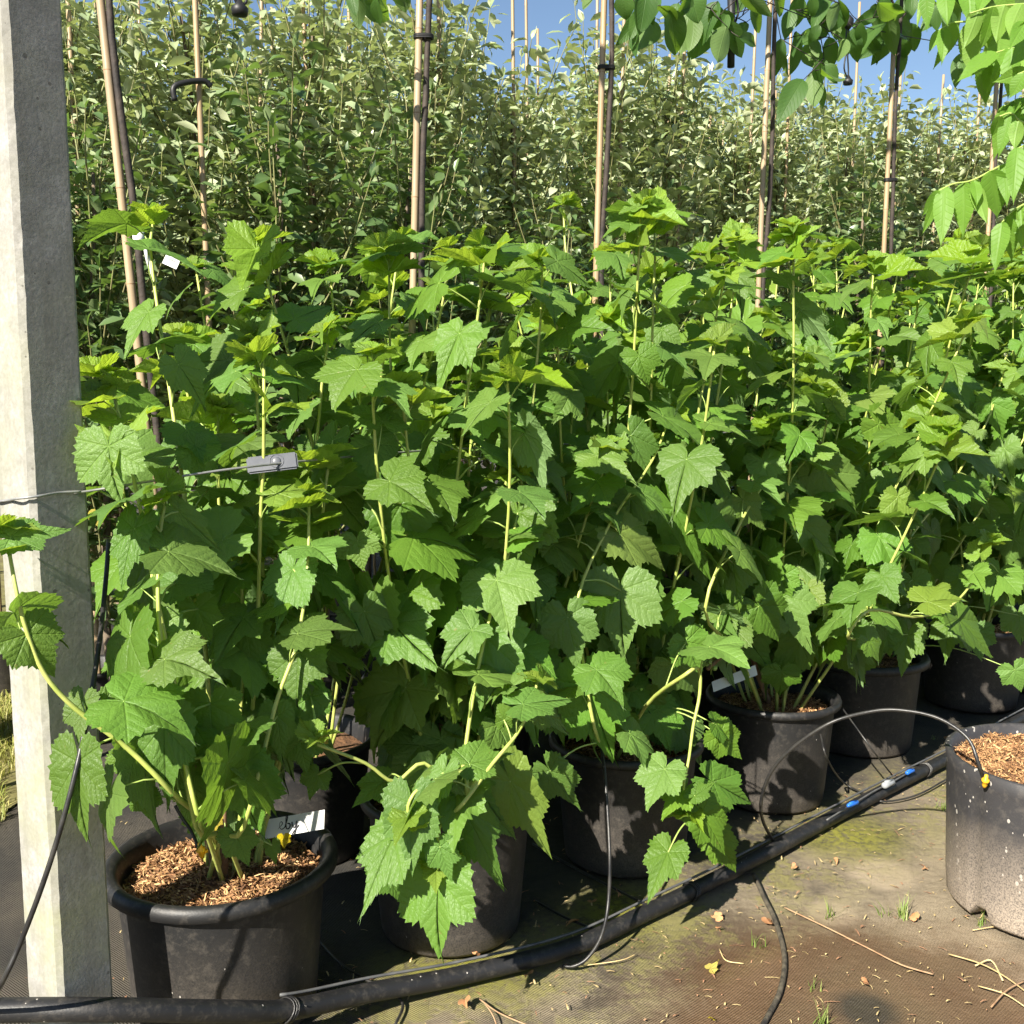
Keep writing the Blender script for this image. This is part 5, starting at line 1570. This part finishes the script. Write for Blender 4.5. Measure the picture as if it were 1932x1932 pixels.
TW = [("long thin dry twig lying across the mud from the pipe side", [(1480, 1712), (1560, 1750), (1640, 1790), (1700, 1820), (1760, 1838)], .0028, 'twig'), ("long pale straw stalk at the lower right corner", [(1790, 1800), (1850, 1818), (1900, 1845), (1960, 1890)], .0026, 'straw'),
      ("forked dry stalk below the pipe at the bottom middle", [(905, 1885), (940, 1910), (990, 1932), (1010, 1940)], .0022, 'twig'), ("dry stalk crossing the forked stalk at the bottom middle", [(912, 1890), (930, 1915), (940, 1945)], .0022, 'twig'),
      ("pale thin stalk on mud at the lower right", [(1845, 1860), (1895, 1875), (1935, 1900)], .002, 'straw'), ("dark crooked twig at the lower right corner", [(1870, 1900), (1900, 1868), (1935, 1850)], .0026, 'twig'), ("thin curved straw on the cloth left of the dirty tube", [(1357, 1790), (1370, 1812), (1403, 1818)], .0018, 'straw'),
      ("pale straw on the cloth right of the hanging tube's hook", [(1100, 1822), (1170, 1812), (1200, 1800)], .0016, 'straw'), ("pale straw lying beside the speckled pot's foot", [(1835, 1755), (1880, 1748), (1925, 1750)], .0018, 'straw'), ("yellow grass stalk bent over by the lower right", [(1840, 1822), (1870, 1812), (1892, 1850)], .0025, 'straw')]
for lab, pts, r, m in TW:
    r *= 0.75
    curve_thing("dry_twig", lab, "twig", [gnd(x, y, .004 + .004 * (i % 2)) for i, (x, y) in enumerate(pts)], r, m, 5, 5, "dry twigs and straws")
mb = MB()
rng = random.Random(99)
for k in range(2300):
    x, y = rng.uniform(-1.2, 2.2), rng.uniform(1.6, 3.4)
    if NRM.dot(Vector((x, y, 0))) > 1.95 and rng.random() > 0.3: continue
    l, w = rng.uniform(.003, .020) * (1 if rng.random() > .1 else 2), rng.uniform(.0006, .0020)
    M = Matrix.Translation((x, y, rng.uniform(.001, .004))) @ Matrix.Rotation(rng.uniform(0, 6.28), 4, 'Z') @ Matrix.Rotation(rng.gauss(0, .1), 4, 'Y')
    mb.add([M @ Vector(q) for q in ((-l / 2, -w, 0), (-l / 2, w, 0), (0, -w, .0015), (0, w * 1.2, .0015), (l / 2, -w * .5, 0), (l / 2, w * .5, 0))], [(0, 1, 3, 2), (2, 3, 5, 4)], 0 if rng.random() > .4 else 1)
o = link("litter", mb.mesh("litter", ['straw', 'terracotta'], False))
tag(o, "small bits of straw and bark scattered over the ground cloth", "litter", None, "stuff")

# lawn behind the post
MAT['sod'] = simple("sod", (0.10, 0.085, 0.03), (0.16, 0.15, 0.05), 14, 0.95, 0.6, 90)
mb = MB()
edge = [(-1.60 + 0.06 * sin(k * 1.9), 2.8 + k * 0.35) for k in range(20)]
vv = [(-9.0, y, 0.0012) for _, y in edge] + [(x, y, 0.0012) for x, y in edge]
mb.add(vv, [(k, k + 20, k + 21, k + 1) for k in range(19)])
tag(link("lawn", mb.mesh("lawn", ['sod'])), "sunlit strip of turf behind the concrete post", None, None, "structure")
mb = MB()
rng = random.Random(12)
for k in range(26000):
    x, y = rng.uniform(-2.9, -1.52), rng.uniform(2.85, 4.9)
    if x > -1.62 + 0.08 * sin(y * 9): continue
    h = rng.uniform(.02, .07); a = rng.uniform(0, 6.28); w = rng.uniform(.0012, .0025)
    d = Vector((cos(a), sin(a), 0)) * h * rng.uniform(.2, 1.2)
    b = Vector((x, y, -0.006)); s = Vector((-sin(a), cos(a), 0)) * w
    mb.add([b - s, b + s, b + d * .4 + Z * h * .7 - s * .7, b + d * .4 + Z * h * .7 + s * .7, b + d + Z * h * .85], [(0, 1, 3, 2), (2, 3, 4)])
o = link("lawn_grass", mb.mesh("lawn_grass", ['lawn']))
tag(o, "sunlit yellow-green lawn behind the concrete post", "grass", None, "stuff")
print("objects", len(scene.objects))
